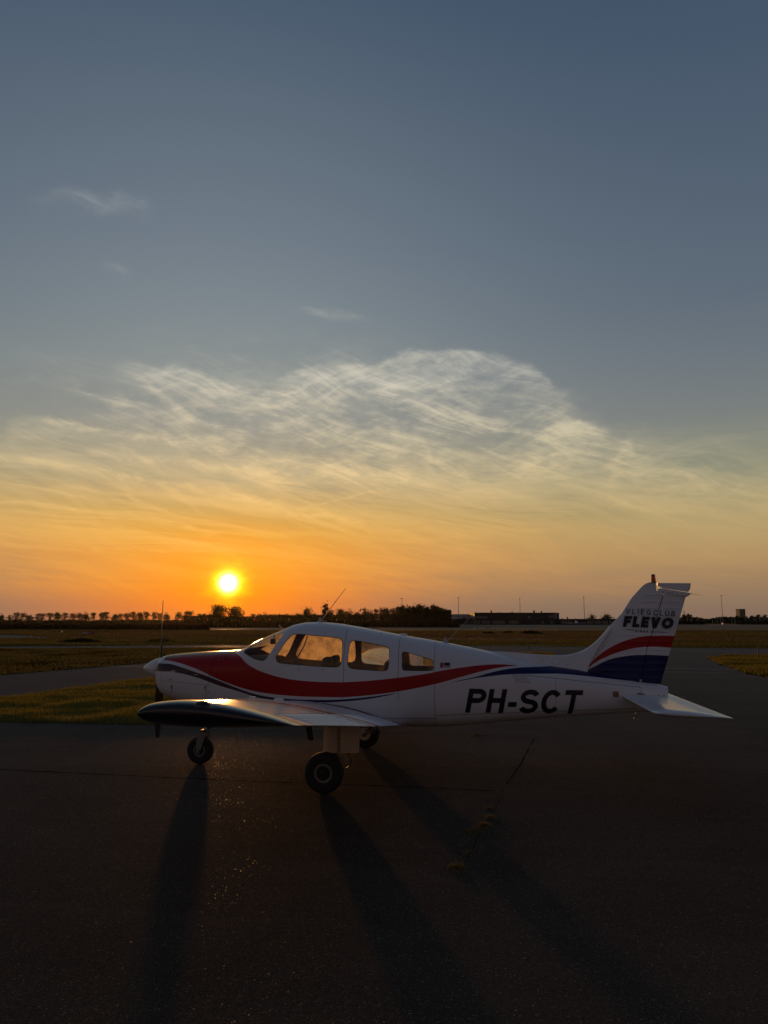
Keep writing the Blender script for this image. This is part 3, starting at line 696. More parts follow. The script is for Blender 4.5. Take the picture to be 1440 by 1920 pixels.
def surface_piece(ys, c0, beads, amp=.0035, n=8, pitch=.065):
    secs = []
    for y in ys:
        ph = abs(math.sin(math.pi*abs(y)/pitch))**1.0
        U = [c0+(1-c0)*i/n for i in range(n+1)]
        up = [wpt(y, u, 1, bead=(amp*1.7*(ph*2-1) if beads and .06 < (u-c0)/(1-c0) < .93 else 0)) for u in U[::-1]]
        lo = [wpt(y, u, -1) for u in U]
        up[0] = wpt(y, 1, 1, bead=.002); lo[-1] = wpt(y, 1, -1, bead=-.002)
        secs.append(up+lo)
    return loft(secs)
def rng_(a, b, st): n = max(1, round(abs(b-a)/st)); return [a+(b-a)*i/n for i in range(n+1)]
for s in (-1, 1):
    Y = lambda l: [s*v for v in l]
    W_ = join(wing_block(Y([.30, .40, .5, .62, .70]), 1.0), wing_block(Y(rng_(.70, .95, .06)+rng_(1.0, 3.2, .15)+rng_(3.25, 4.96, .15)), .765),
              wing_block(Y([4.965, 5.05, 5.15]), 1.0))
    wing = part('wing', *W_, 'wing', plane, True, 38)
    part('flap', *surface_piece(Y(rng_(.715, 2.52, .0108)), .772, True), 'wing', plane, True, 60)
    part('aileron', *surface_piece(Y(rng_(2.54, 4.95, .0108)), .776, True), 'wing', plane, True, 60)
    # tip fairing: rounded, black
    secs = []; n = 22
    for k in range(13):
        a = math.pi/2*k/12; y = s*(5.15+.21*math.sin(a)); sc_ = max(.02, math.cos(a))**.6
        U = [(1-math.cos(math.pi/2*i/n)) for i in range(n+1)][::-1]
        ch, le, inc, z25 = wing_at(5.15); ring = []
        shift = .03*(1-math.cos(a)); cs = 1-.07*(1-math.cos(a))
        lowp = lambda u: 1.0
        for side, UU in ((1, U), (-1, U[::-1][1:])):
            for u in UU:
                yc, yt = naca(u); zz = z25-(u-.25)*ch*math.tan(inc)+.1146*(abs(y)-5.15)
                blunt = .008*math.exp(-((u-.05)/.07)**2)*min(1, math.sqrt(u/.01+.0)) if k else 0
                ring.append((le+shift+u*ch*cs, y, zz+(yc+side*((yt*(1.06 if k else 1)+blunt)*sc_))*ch+(.001 if side > 0 else -.001)))
        secs.append(ring)
    tip = part('wing_tip', *loft(secs), 'tip', plane, True, 50)
    px_ = wpt(s*5.2, .40, 1)
    part('navigation_light', *sphere((2.90, s*5.318, 1.345), .036, (1.5, 1.0, .8), 10), 'lens', tip, True)
    part('bulb', *sphere((2.90, s*5.325, 1.345), .014, (1, 1, 1), 8), 'metal', tip, True)
    part('light_housing', *sphere((2.835, s*5.305, 1.350), .050, (1.3, .9, .8), 10), 'tip', tip, True)
    c = wpt(s*2.35, .30, 1); part('fuel_cap', *lathe([(-.01, .052), (.012, .05), (.018, .04), (.018, .001)], c, 'z', 20), 'white', wing, True, 40)
    c = wpt(s*2.6, .24, 1)
    if s < 0: part('fuel_vent', *box(2.40, 2.455, s*2.86, s*2.80, wpt(2.8, .2, 1)[2]-.01, wpt(2.8, .2, 1)[2]+.028), 'white', wing)
# pitot mast under the near wing, tie-down rings
part('pitot_mast', *loft([[(3.0+.02*k+dx_*(1-.12*k), -2.9+dy_, z) for dx_, dy_ in ((-.035, 0), (0, -.012), (.035, 0), (0, .012))] for k, z in enumerate((.98, .88, .78))]), 'black', plane)
for y in (-3.4, 3.4): part('tie_down_ring', *tube([(2.55+.02*math.cos(a), y, wpt(y, .3, -1)[2]-.02+.02*math.sin(a)) for a in np.linspace(0, 2*math.pi, 11)], .003, 6, False), 'metal', plane, True)
part('tail_tie_down', *join(tube([(6.62, 0, .78), (6.62, 0, .70)], .006, 6), tube([(6.62+.022*math.cos(a), 0, .68+.022*math.sin(a)) for a in np.linspace(0, 2*math.pi, 13)], .004, 6, False)), 'metal', plane, True)

# stabilator ------------------------------------------------------
def stab_pt(y, u, side, k=1.0, bead=0, le=6.435, ch=.765):
    yc, yt = naca(u, .10, 0); z0 = .972-.036*u
    return (le+u*ch, y, z0+side*yt*ch*k+bead)
secs = []; n = 18
ysb = [-1.985, -1.975, -1.95, -1.91, -1.86]+rng_(-1.84, 1.84, .0115)+[1.86, 1.91, 1.95, 1.975, 1.985]
for y in ysb:
    e = max(0, (abs(y)-1.86)/.125); k = math.sqrt(max(.004, 1-e*e)); le = 6.435+.05*e*e; ch = .765-.05*e*e
    U = [(1-math.cos(math.pi/2*i/n)) for i in range(n+1)][::-1]
    bd = .0028*(2*abs(math.sin(math.pi*y/.07))-1) if abs(y) < 1.84 else 0
    secs.append([stab_pt(y, u, 1, k, bd if .62 < u < .96 else 0, le, ch) for u in U]+[stab_pt(y, u, -1, k, 0, le, ch) for u in U[::-1][1:]])
part('stabilator', *loft(secs), 'white', plane, True, 60)
part('stabilator_cutout', *loft([[(6.64+.085*math.cos(a)*k, -(hw(6.66, .99)+.004*(2-k)), .985+.028*math.sin(a)*k*(1 if math.sin(a) > 0 else .2)) for a in np.linspace(0, 2*math.pi, 17)[:-1]] for k in (1, .8)]), 'black', plane)
part('balance_arm', *tube([(6.53, -.20, .985), (6.60, -.205, .995), (6.66, -.20, .985)], .006, 6), 'metal', plane, True)
# tail cone fairing, proud of the skin
def cone_pts(): 
    secs = []
    for x in rng_(6.66, 7.0, .03):
        zt, zb, w, zc, nu, nl = sec(x); ring = []
        for k in range(40):
            t = math.pi*(k/39); c, s_ = math.cos(t), math.sin(t)
            ring.append((x+(.02*s_ if x > 6.97 else 0), (w+.004)*math.copysign(abs(c)**(2/nu), c), .955+(zt+.004-.955)*abs(s_)**(2/nu)))
        secs.append(ring)
    return loft(secs, False, False)
part('tail_fairing', *cone_pts(), 'white', plane, True, 50)
for x in (6.745, 6.81, 6.88, 6.95): part('screw', *lathe([(-.004, .006), (.002, .006), (.003, .001)], (x, -(hw(x, .985)+.006), .985), 'y', 8), 'dmetal', plane)
for z in (1.03, 1.075): part('screw', *lathe([(-.004, .006), (.002, .006), (.003, .001)], (6.672, -(hw(6.672, z)+.006), z), 'y', 8), 'dmetal', plane)

# fin and rudder --------------------------------------------------
FLE = [(1.05, 5.86), (1.30, 5.99), (1.648, 6.20), (1.847, 6.341), (2.011, 6.500), (2.208, 6.630), (2.338, 6.752), (2.375, 6.79), (2.395, 6.82), (2.410, 6.86), (2.419, 6.90)]
HL = [(1.05, 6.655), (1.156, 6.685), (1.562, 6.783), (1.819, 6.875), (2.279, 7.031), (2.42, 7.078)]
ip = lambda z, T: float(np.interp(z, [a for a, b in T], [b for a, b in T]))
def fin_sec(z, bead=0):
    a = ip(z, FLE); b = ip(z, HL)
    if z > 2.30: b = min(b, 6.947)
    L = b-a; N = 16; U = [(1-math.cos(math.pi/2*i/N)) for i in range(N+1)][::-1]; f = lambda u: .055*min(1, L/.6)*(1.6*math.sqrt(u)*(1-u*.45))/1.0
    h = [f(u)+(bead if .32 < u < .93 else 0) for u in U]
    return [(a+u*L, -v, z) for u, v in zip(U, h)]+[(a+u*L, v, z) for u, v in list(zip(U, h))[::-1][1:]]
RIBZ = [1.19, 1.28, 1.37, 1.46, 1.55, 1.645, 1.735, 1.815, 1.90, 1.99, 2.08, 2.16, 2.25]
def bead_at(z): return max([.0065*math.exp(-((z-r)/.010)**2) for r in RIBZ])
zs = sorted(set([round(v, 4) for v in rng_(1.06, 2.30, .02)]+[round(r+d, 4) for r in RIBZ for d in (-.014, -.008, 0, .008, .014)]+[2.301, 2.32, 2.34, 2.36, 2.38, 2.395, 2.407, 2.415, 2.419]))
part('fin', *loft([fin_sec(z, bead_at(z)) for z in zs]), 'fin', plane, True, 45)
RT = [(1.103, 6.941), (2.215, 7.310), (2.262, 7.326)]
def rud_sec(z, bead=0):
    a = ip(z, HL)+.010; b = ip(z, RT); N = 8; U = [i/N for i in range(N+1)][::-1]
    h = [.034*(1-u)**.8+.002+(bead if .18 < u < .85 else 0) for u in U]
    return [(a+u*(b-a), -v, z) for u, v in zip(U, h)]+[(a+u*(b-a), v, z) for u, v in list(zip(U, h))[::-1]]
zr = [z for z in zs if 1.11 < z < 2.245]+[2.255]
part('rudder', *loft([rud_sec(z, bead_at(z)) for z in zr]), 'fin', plane, True, 45)
def slab(poly, t0, t1):   # plate in the x-z plane, bevelled to a thin edge
    n = len(poly); c = np.mean(poly, 0); P = [tuple(np.array(p)+(c-np.array(p))*.12) for p in poly]
    V = [(x, -t1, z) for x, z in P]+[(x, -t0, z) for x, z in poly]+[(x, t0, z) for x, z in poly]+[(x, t1, z) for x, z in P]
    F = [tuple(range(n))[::-1], tuple(range(3*n, 4*n))]+[(k*n+i, k*n+(i+1) % n, (k+1)*n+(i+1) % n, (k+1)*n+i) for k in range(3) for i in range(n)]
    return V, F
part('hinge_light_block', *loft([[(ip(z, HL)-.02, -.012, z), (ip(z, HL)+.03, -.012, z), (ip(z, HL)+.03, .012, z), (ip(z, HL)-.02, .012, z)] for z in (1.12, 1.562, 1.819, 2.25)]), 'black', plane)  # black strip added inside the hinge gap to stop sunlight showing through
part('rudder_horn', *slab([(6.967, 2.403), (7.383, 2.397), (7.372, 2.325), (7.345, 2.285), (7.03, 2.335), (6.967, 2.372)], .006, .020), 'white', plane, False)
part('rudder_tip_fairing', *slab([(7.005, 2.335), (7.345, 2.276), (7.375, 2.258), (7.325, 2.222), (7.025, 2.262), (6.96, 2.318)], .018, .034), 'white', plane, False)
part('tail_light', *sphere((7.375, 0, 2.262), .016, (1.4, 1, 1), 8), 'lens', plane, True)
part('static_wick', *tube([(7.37, 0, 2.262), (7.44, 0, 2.254), (7.52, 0, 2.236)], [.002, .0014, .0009], 5), 'black', plane, True)
for x, z in ((7.03, 2.305), (7.10, 2.298), (7.135, 2.294), (7.20, 2.287), (7.265, 2.277)): part('screw', *lathe([(-.003, .007), (.002, .006), (.003, .001)], (x, -.036, z-.022), 'y', 8), 'dmetal', plane)
part('beacon_light', *lathe([(.0, .033), (.012, .032), (.07, .027), (.093, .025), (.098, .018), (.099, .001)], (6.919, 0, 2.418), 'z', 24), 'beacon', plane, True, 50)
part('beacon_base', *lathe([(-.012, .034), (.004, .036), (.006, .03)], (6.919, 0, 2.416), 'z', 24), 'metal', plane, True, 50)
# dorsal fillet
DT = [(4.773, 1.521), (4.9, 1.515), (5.03, 1.508), (5.2, 1.496), (5.43, 1.477), (5.58, 1.470), (5.701, 1.470), (5.80, 1.478), (5.881, 1.494), (5.95, 1.517), (6.025, 1.551), (6.09, 1.595), (6.155, 1.648), (6.25, 1.742), (6.341, 1.847)]
secs = []
for x in rng_(4.76, 6.335, .035):
    zt = pchip(x, np.array([a for a, b in DT]), np.array([b for a, b in DT])); zb = min(sec(x)[0]-.04, zt-.02)
    th = .012+.030*min(1, max(0, (x-4.76)/1.3)); th2 = th*1.8
    secs.append([(x, -th2, zb), (x, -th, zb+.5*(zt-zb)), (x, -th*.85, zt-.02), (x, -th*.45, zt-.004), (x, 0, zt), (x, th*.45, zt-.004), (x, th*.85, zt-.02), (x, th, zb+.5*(zt-zb)), (x, th2, zb)])
# keep the fillet ahead of the fin's own leading edge
part('dorsal_fillet', *loft([s_ for s_ in secs if s_[0][0] < 6.05]+[[(p[0], p[1], max(p[2], np.interp(p[0], [5.99, 6.20, 6.341], [1.25, 1.60, 1.80]))) for p in s_] for s_ in secs if s_[0][0] >= 6.05]), 'white', plane, True, 60)
for k in range(7): part('screw', *lathe([(-.003, .005), (.003, .005), (.004, .001)], (6.02+.046*k, -.052, 1.34+.05*k), 'y', 8), 'dmetal', plane)
for x, z in ((5.46, 1.44), (5.46, 1.41), (5.46, 1.385), (5.58, 1.385), (5.67, 1.368), (5.77, 1.35)): part('screw', *lathe([(-.003, .005), (.003, .005), (.004, .001)], (x, -(.06 if z > 1.4 else .10), z), 'y', 8), 'dmetal', plane)

# antennas
def whip(a, b, r0=.006, r1=.003, base=.03, nm='antenna'):
    d = Vector(b)-Vector(a)
    return part(nm, *join(tube([a, Vector(a)+d*.12, b], [r0*1.5, r0, r1], 8), loft([[(a[0]+base*k*c_*1.4, a[1]+base*.45*k*s_, a[2]+h_) for c_, s_ in [(math.cos(q), math.sin(q)) for q in np.linspace(0, 2*math.pi, 13)[:-1]]] for k, h_ in ((1.1, -.015), (1.0, .01), (.5, .035), (.25, .07))])), 'galv', plane, True, 40)
whip((2.502, 0, 1.895), (2.853, 0, 2.355)); whip((4.21, 0, 1.625), (4.571, 0, 1.992), .005, .003)
part('temperature_probe', *tube([(1.985, 0, 1.795), (1.93, 0, 1.857)], .004, 6), 'metal', plane, True)
part('roof_vent', *sphere((3.635, 0, 1.728), .05, (1.3, .9, .35), 10), 'white', plane, True)
part('tail_hinge_light', *box(6.675, 6.70, -.07, -.04, 1.15, 1.175), 'metal', plane)
part('wing_fillet_line', *tube([(x, -(hw(x, z)+.003), z) for x, z in ((2.50, .885), (2.70, .872), (2.911, .838), (3.153, .782), (3.35, .715), (3.458, .668))], .005, 6, False), 'crack', plane, True)
part('flap_step', *box(3.30, 3.47, -.72, -.60, .664, .672), 'black', plane)

# markings --------------------------------------------------------
def arc(cx, cy, rx, ry, a0, a1, n=18): return [(cx+rx*math.cos(R(a0+(a1-a0)*i/n)), cy+ry*math.sin(R(a0+(a1-a0)*i/n))) for i in range(n+1)]
def glyphs(st):
    h = st/2; w = .74
    G = {
     'P': ([[(h, 0), (h, 1)], [(st, 1-h), (.44, 1-h)]+arc(.44, .705, .23, .295-h, 88, -88, 12)+[(.44, .41+h), (st, .41+h)]], .72),
     'H': ([[(h, 0), (h, 1)], [(w-h, 0), (w-h, 1)], [(st, .53), (w-st, .53)]], w),
     '-': ([[(0, .37), (.36, .37)]], .36),
     'S': ([arc(.37, .70, .29, .30-h, 18, 250, 18)+[(.40, .5)]+arc(.37, .30, .30, .30-h, 70, -162, 18)], .74),
     'C': ([arc(.42, .5, .42-h, .5-h, 38, 322, 26)], .80),
     'T': ([[(0, 1-h), (.74, 1-h)], [(.37, 0), (.37, 1-st)]], .74),
     'F': ([[(h, 0), (h, 1)], [(st, 1-h), (.62, 1-h)], [(st, .5), (.56, .5)]], .62),
     'L': ([[(h, 0), (h, 1)], [(st, h), (.58, h)]], .58),
     'E': ([[(h, 0), (h, 1)], [(st, 1-h), (.62, 1-h)], [(st, .5), (.58, .5)], [(st, h), (.62, h)]], .62),
     'V': ([[(h*.9, 1), (.40, 0)], [(.80-h*.9, 1), (.40, 0)]], .80),
     'O': ([arc(.48, .5, .48-h, .5-h, 0, 360, 32)], .96),
     'I': ([[(h, 0), (h, 1)]], st),
     'G': ([arc(.42, .5, .42-h, .5-h, 38, 338, 26), [(.46, .46), (.84, .46)]], .86),
     'U': ([[(h, 1), (h, .34)]+arc(.36, .34, .36-h, .34-h, 180, 360, 14)+[(.72-h, 1)]], .72),
     'B': ([[(h, 0), (h, 1)], [(st, 1-h), (.36, 1-h)]+arc(.36, .745, .22, .255-h, 88, -88, 10)+[(st, .49+h*.4)], [(.36, .49)]+arc(.38, .25, .26, .26-h, 88, -88, 10)+[(st, h)]], .66),
     'N': ([[(h, 0), (h, 1)], [(.72-h, 0), (.72-h, 1)], [(h, 1), (.72-h, 0)]], .72),
     'D': ([[(h, 0), (h, 1)], [(st, 1-h), (.32, 1-h)]+arc(.32, .5, .38-h, .5-h, 88, -88, 14)+[(st, h)]], .70),
     'R': ([[(h, 0), (h, 1)], [(st, 1-h), (.40, 1-h)]+arc(.40, .73, .23, .27-h, 88, -88, 10)+[(st, .46+h)], [(.36, .46), (.64, 0)]], .68),
     '0': ([arc(.33, .5, .33-h, .5-h, 0, 360, 24)], .66),
     '1': ([[(.22, 0), (.22, 1)], [(.0, .78), (.2, .94)]], .34),
     '9': ([arc(.32, .67, .32-h, .33-h, 0, 360, 20), [(.64-h, .67)]+arc(.32, .38, .32-h, .38-h, 0, -110, 10)], .64),
     '7': ([[(0, 1-h), (.6, 1-h)], [(.56, 1-st), (.22, 0)]], .62),
     '2': ([arc(.31, .69, .31-h, .31-h, 170, -30, 12)+[(.10, h*1.4)], [(.02, h), (.62, h)]], .64),
     '3': ([arc(.30, .73, .28-h, .27-h, 150, -80, 12), arc(.30, .28, .31-h, .28-h, 80, -150, 12)], .62),
     '5': ([[(.56, 1-h), (.12, 1-h), (.08, .52)]+arc(.30, .32, .32-h, .32-h, 120, -150, 14)], .62)}
    return G
def lettering(text, st, gap, place, seg=.06, slant=0, space=.35):
    """strokes -> thin ribbons; place(u, v, k) maps the line of text (u 0..1, v 0..1) onto the surface"""
    G = glyphs(st); X = 0; S = []
    for ch in text:
        if ch == ' ': X += space; continue
        strokes, w = G[ch]; S.append((X, strokes)); X += w+gap
    tot = X-gap; V, F = [], []; k = 0
    for x0, strokes in S:
        for s_ in strokes:
            k += 1; P = [np.array(p, float) for p in s_]; Q = [P[0]]
            for p in P[1:]:
                n_ = max(1, int(np.linalg.norm(p-Q[-1])/seg)); a = Q[-1]
                Q += [a+(p-a)*i/n_ for i in range(1, n_+1)]
            b0 = len(V)
            for i, q in enumerate(Q):
                t = Q[min(i+1, len(Q)-1)]-Q[max(i-1, 0)]; t = t/(np.linalg.norm(t)+1e-9); nn = np.array([-t[1], t[0]])*st/2
                # miter where straight strokes turn
                for sg in (-1, 0, 1):
                    p = q+nn*sg; V.append(place((x0+p[0]+slant*p[1])/tot, p[1], k % 3))
            for i in range(len(Q)-1):
                a = b0+3*i; F += [(a, a+3, a+4, a+1), (a+1, a+4, a+5, a+2)]
    return V, F
def bil(BL, BR, TR, TL):
    BL, BR, TR, TL = map(np.array, (BL, BR, TR, TL))
    return lambda u, v: (1-u)*(1-v)*BL+u*(1-v)*BR+u*v*TR+(1-u)*v*TL
q = bil((4.466, .774), (5.862, .752), (5.947, 1.047), (4.512+.0, 1.066))
# letters are sheared by the corner positions themselves
q = bil((4.462, .772), (5.880, .752), (5.945, 1.050), (4.522, 1.070))
part('registration_marking', *lettering('PH-SCT', .205, .145, lambda u, v, k: (lambda p: (p[0], -(hw(p[0], p[1])+.0030+.0006*k), p[1]))(q(u, v))), 'decal', plane)
fin_y = lambda x, z, k: -(.0545+.0006*k) if x < ip(z, HL) else -(.0445+.0006*k)
def on_fin(Q): return lambda u, v, k: (lambda p: (p[0], fin_y(p[0], p[1], k)-.002, p[1]))(Q(u, v))
part('club_name_marking', *lettering('VLIEGCLUB', .15, .50, on_fin(bil((6.540, 2.006), (7.150, 1.972), (7.160, 2.040), (6.548, 2.073)))), 'navydecal', plane)
part('club_name_marking', *lettering('FLEVO', .30, .13, on_fin(bil((6.497, 1.840), (7.115, 1.812), (7.150, 1.952), (6.527, 1.980)))), 'navydecal', plane)
part('club_name_marking', *lettering('SINDS', .20, .60, on_fin(bil((6.647, 1.771), (6.810, 1.763), (6.811, 1.791), (6.648, 1.799)))), 'navydecal', plane)
part('club_name_marking', *lettering('1972', .20, .60, on_fin(bil((6.838, 1.762), (6.948, 1.757), (6.951, 1.785), (6.839, 1.790)))), 'navydecal', plane)
for a, b in (((6.504, 1.811), (6.629, 1.797)), ((7.081, 1.760), (6.964, 1.773))):
    part('marking_line', [(a[0], fin_y(*a, 0)-.003, a[1]), (b[0], fin_y(*b, 0)-.003, b[1]-.005), (b[0], fin_y(*b, 0)-.003, b[1]+.005)], [(0, 1, 2)], 'navydecal', plane)
# maker's plate behind the rear window: red and black blocks with small letters
part('maker_badge', *bump_plate(4.157, 4.196, 1.329, 1.389, .003), 'redvinyl', plane)
part('maker_badge', *bump_plate(4.206, 4.280, 1.352, 1.388, .003), 'decal', plane)
qb = bil((4.208, 1.326), (4.279, 1.326), (4.281, 1.346), (4.211, 1.346))
part('maker_lettering', *lettering('PIPER', .2, .2, lambda u, v, k: (lambda p: (p[0], -(hw(p[0], p[1])+.004+.0003*k), p[1]))(qb(u, v)), seg=.3), 'redvinyl', plane)
part('data_plate', *bump_plate(6.310, 6.386, .964, 1.034, .003), 'tan', plane)
for i in range(7):
    x0 = 5.06+.0275*i; z0 = 1.245-.003*i
    P = [(x0, z0), (x0+.046, z0-.098), (x0+.050, z0-.098), (x0+.004, z0)]
    V = [(x, -(hw(x, z)+o_), z) for o_ in (.004, -.004) for x, z in P]
    part('louvre', V, [(0, 1, 2, 3), (0, 4, 5, 1), (1, 5, 6, 2), (2, 6, 7, 3), (3, 7, 4, 0)], 'crack', plane)
for x, z in ((2.36, 1.292), (3.005-.05, 1.29), (2.66, 1.30), (3.38, 1.74)): part('screw', *lathe([(-.004, .007), (.001, .007), (.002, .001)], (x, -(hw(x, z)+.002), z), 'y', 8), 'dmetal', plane)

# landing gear ----------------------------------------------------
def wheel(c, r, w, side, rimr):
    k = w/2; pr = [(-k*.62, rimr), (-k*.9, rimr*1.12), (-k, r*.72), (-k*.96, r*.84), (-k*.78, r*.94), (-k*.5, r*.985), (-k*.42, r*.985), (-k*.40, r*.965), (-k*.34, r*.965), (-k*.32, r*.995), (-k*.05, r), (-k*.03, r*.975), (k*.03, r*.975), (k*.05, r), (k*.32, r*.995), (k*.34, r*.965), (k*.40, r*.965), (k*.42, r*.985), (k*.5, r*.985), (k*.78, r*.94), (k*.96, r*.84), (k, r*.72), (k*.9, rimr*1.12), (k*.62, rimr)]
    V, F = lathe(pr, c, 'y', 56)
    V = [(x, y, max(z, .001)) for x, y, z in V]
    t = part('wheel', V, F, 'rubber', plane, True, 35)
    for s in (-1, 1):
        y = c[1]+s*k*.66
        part('rim', *lathe([(0, rimr*1.10), (s*.010, rimr*1.06), (s*.014, rimr*.98), (s*.008, rimr*.80), (-s*.010, rimr*.76)], (c[0], y, c[2]), 'y', 40, False), 'rim', t, True, 30)
        part('wheel_hub', *lathe([(-s*.008, rimr*.78), (-s*.016, rimr*.5), (-s*.012, rimr*.42), (s*.010, rimr*.40), (s*.014, rimr*.30), (s*.014, .001)], (c[0], y+s*.001, c[2]), 'y', 32), 'hub', t, True, 30)
        part('hub_cap', *lathe([(s*.014, rimr*.36), (s*.024, rimr*.32), (s*.028, rimr*.1), (s*.028, .001)], (c[0], y, c[2]), 'y', 20), 'black', t, True, 30)
        for a in range(6):
            an = a*math.pi/3; part('wheel_bolt', *lathe([(-s*.012, .007), (s*.004, .006), (s*.005, .001)], (c[0]+rimr*.66*math.cos(an), y, c[2]+rimr*.66*math.sin(an)), 'y', 6), 'dmetal', t)
    return t
for s in (-1, 1):
    t = wheel((2.897, s*1.545, .222), .2235, .158, s, .100)
    yc = s*1.40
    # rounded front shell and flat rear shell of the leg fairing
    def ell(x0, x1, hy, z, n=20): return [((x0+x1)/2+(x1-x0)/2*math.cos(2*math.pi*k/n), yc+hy*math.sin(2*math.pi*k/n), z) for k in range(n)]
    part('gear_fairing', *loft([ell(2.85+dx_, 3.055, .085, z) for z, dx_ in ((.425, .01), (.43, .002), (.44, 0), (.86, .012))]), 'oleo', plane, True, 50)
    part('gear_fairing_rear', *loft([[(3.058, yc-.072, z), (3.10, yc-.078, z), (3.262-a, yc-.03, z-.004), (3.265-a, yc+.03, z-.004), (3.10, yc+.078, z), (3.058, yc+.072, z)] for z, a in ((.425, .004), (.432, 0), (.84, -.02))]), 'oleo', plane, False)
    for z in (.45, .49, .53, .58, .63, .68): part('screw', *lathe([(-.003, .006), (.003, .005)], (3.066, yc+s*.078, z), 'y', 8), 'dmetal', plane)
    part('oleo_strut', *tube([(2.95, yc, .50), (2.945, yc, .30)], .030, 16), 'metal', plane, True, 40)
    part('axle_fork', *join(tube([(2.945, yc, .34), (2.93, yc, .26), (2.897, yc, .222), (2.897, s*1.50, .222)], [.042, .045, .04, .028], 12)), 'rim', plane, True, 40)
    part('torque_link', *join(tube([(2.97, yc-.03, .41), (3.10, yc, .335)], .012, 8), tube([(2.97, yc+.03, .41), (3.10, yc, .335)], .012, 8), tube([(3.10, yc, .335), (2.95, yc-.03, .24)], .012, 8), tube([(3.10, yc, .335), (2.95, yc+.03, .24)], .012, 8)), 'rim', plane, True)
    part('brake_caliper', *join(box(3.00, 3.07, s*1.43-.03, s*1.43+.03, .24, .33), lathe([(-.035, .028), (.035, .028)], (3.05, s*1.43, .30), 'y', 14)), 'dmetal', plane)
    part('brake_disc', *lathe([(-.004, .085), (-.004, .094), (.004, .094), (.004, .085)], (2.897, s*1.45, .222), 'y', 32), 'metal', plane, True, 40)
    part('brake_hose', *tube([(3.05, s*1.43, .42), (3.12, s*1.44, .425), (3.17, s*1.45, .40), (3.19, s*1.45, .34), (3.17, s*1.45, .28), (3.12, s*1.44, .245), (3.05, s*1.43, .25)], .0065, 8, False), 'black', plane, True)
nw = wheel((.867, 0, .180), .181, .125, -1, .078)
nf = []
for s in (-1, 1):
    y = s*.083
    P = [(.905, .450), (.862, .40), (.838, .30), (.838, .20), (.848, .150), (.868, .138), (.888, .150), (.900, .20), (.935, .30), (.965, .385), (.965, .450)]
    V = [(x, y+d, z) for d in (-.009, .009) for x, z in P]; n_ = len(P)
    nf.append((V, [tuple(range(n_)), tuple(range(n_, 2*n_))[::-1]]+[(i, i+n_, (i+1) % n_+n_, (i+1) % n_) for i in range(n_)]))
    nf.append(lathe([(-.018, .022), (.018, .022)], (.867, s*.095, .180), 'y', 14))
nf.append(box(.895, .965, -.092, .092, .425, .455))
part('nose_fork', *join(*nf), 'rim', plane)
part('nose_strut', *tube([(.935, 0, .44), (.965, 0, .85)], [.030, .026], 14), 'metal', plane, True, 40)
part('nose_strut_collar', *join(tube([(.943, 0, .54), (.948, 0, .60)], .042, 14), tube([(.93, -.07, .56), (.97, .07, .56)], .010, 8)), 'dmetal', plane, True, 40)
part('nose_torque_link', *join(tube([(.95, 0, .455), (1.095, 0, .535)], .012, 8), tube([(1.095, 0, .535), (.97, 0, .66)], .012, 8), lathe([(-.02, .017), (.02, .017)], (1.095, 0, .535), 'y', 10)), 'black', plane, True, 40)
part('steering_arm', *join(tube([(.87, -.075, .50), (.90, -.07, .505), (.98, -.06, .50)], .008, 6), sphere((.87, -.078, .50), .013), sphere((.99, -.062, .505), .014), sphere((.955, -.07, .465), .012)), 'metal', plane, True)
part('exhaust_pipe', *tube([(1.02, -.13, .74), (1.06, -.13, .62), (1.10, -.13, .60)], .028, 14), 'dmetal', plane, True, 40)

# cabin -----------------------------------------------------------
part('cabin_floor', *box(1.32, 3.9, -.40, .40, .66, .68), 'trim', plane)
part('firewall', *box(1.305, 1.32, -.47, .47, .70, 1.45), 'trim', plane)
part('rear_bulkhead', *loft([[(x, hw(4.2, z)*.93*s, z) for s, z in ((-1, .66), (-1, .9), (-1, 1.2), (-1, 1.4), (-1, 1.52), (1, 1.52), (1, 1.4), (1, 1.2), (1, .9), (1, .66))] for x in (4.2, 4.22)]), 'trim', plane)
part('instrument_panel', *box(1.80, 1.83, -.50, .50, 1.05, 1.40), 'panel', plane)
gs = part('glareshield', *loft([[(x, y, z0+.045*(1-(y/.5)**4)) for y in rng_(-.50, .50, .1)]+[(x, y, z0-.03) for y in rng_(.50, -.50, .1)] for x, z0 in ((1.48, 1.40), (1.62, 1.405), (1.80, 1.41), (1.90, 1.395))]), 'panel', plane, True, 50)
part('compass', *join(box(1.82, 1.88, -.035, .035, 1.60, 1.67), tube([(1.86, 0, 1.66), (1.87, 0, 1.74)], .008, 6)), 'black', plane)
for y in (-.26, .26):
    yk = part('control_yoke', *join(tube([(1.83, y, 1.25), (2.06, y, 1.25)], .013, 10), tube([(2.06, y-.17, 1.36), (2.06, y-.16, 1.24), (2.06, y-.09, 1.20), (2.06, y+.09, 1.20), (2.06, y+.16, 1.24), (2.06, y+.17, 1.36)], .017, 8)), 'black', plane, True, 40)
def rr_box(x0, x1, y0, y1, z0, z1, lean=0, rad=.08):
    secs = []
    def ring(x, k):
        r_ = []
        yc_, zc_ = (y0+y1)/2, (z0+z1)/2; hy, hz = (y1-y0)/2*k, (z1-z0)/2*k
        for i in range(28):
            t = 2*math.pi*i/28; c, s = math.cos(t), math.sin(t); z = zc_+hz*math.copysign(abs(s)**.45, s)
            r_.append((x+lean*(z-z0), yc_+hy*math.copysign(abs(c)**.45, c), z))
        return r_
    w = x1-x0
    return loft([ring(x0, .86), ring(x0+w*.12, .96), ring(x0+w*.3, 1), ring(x0+w*.7, 1), ring(x0+w*.88, .96), ring(x1, .86)])
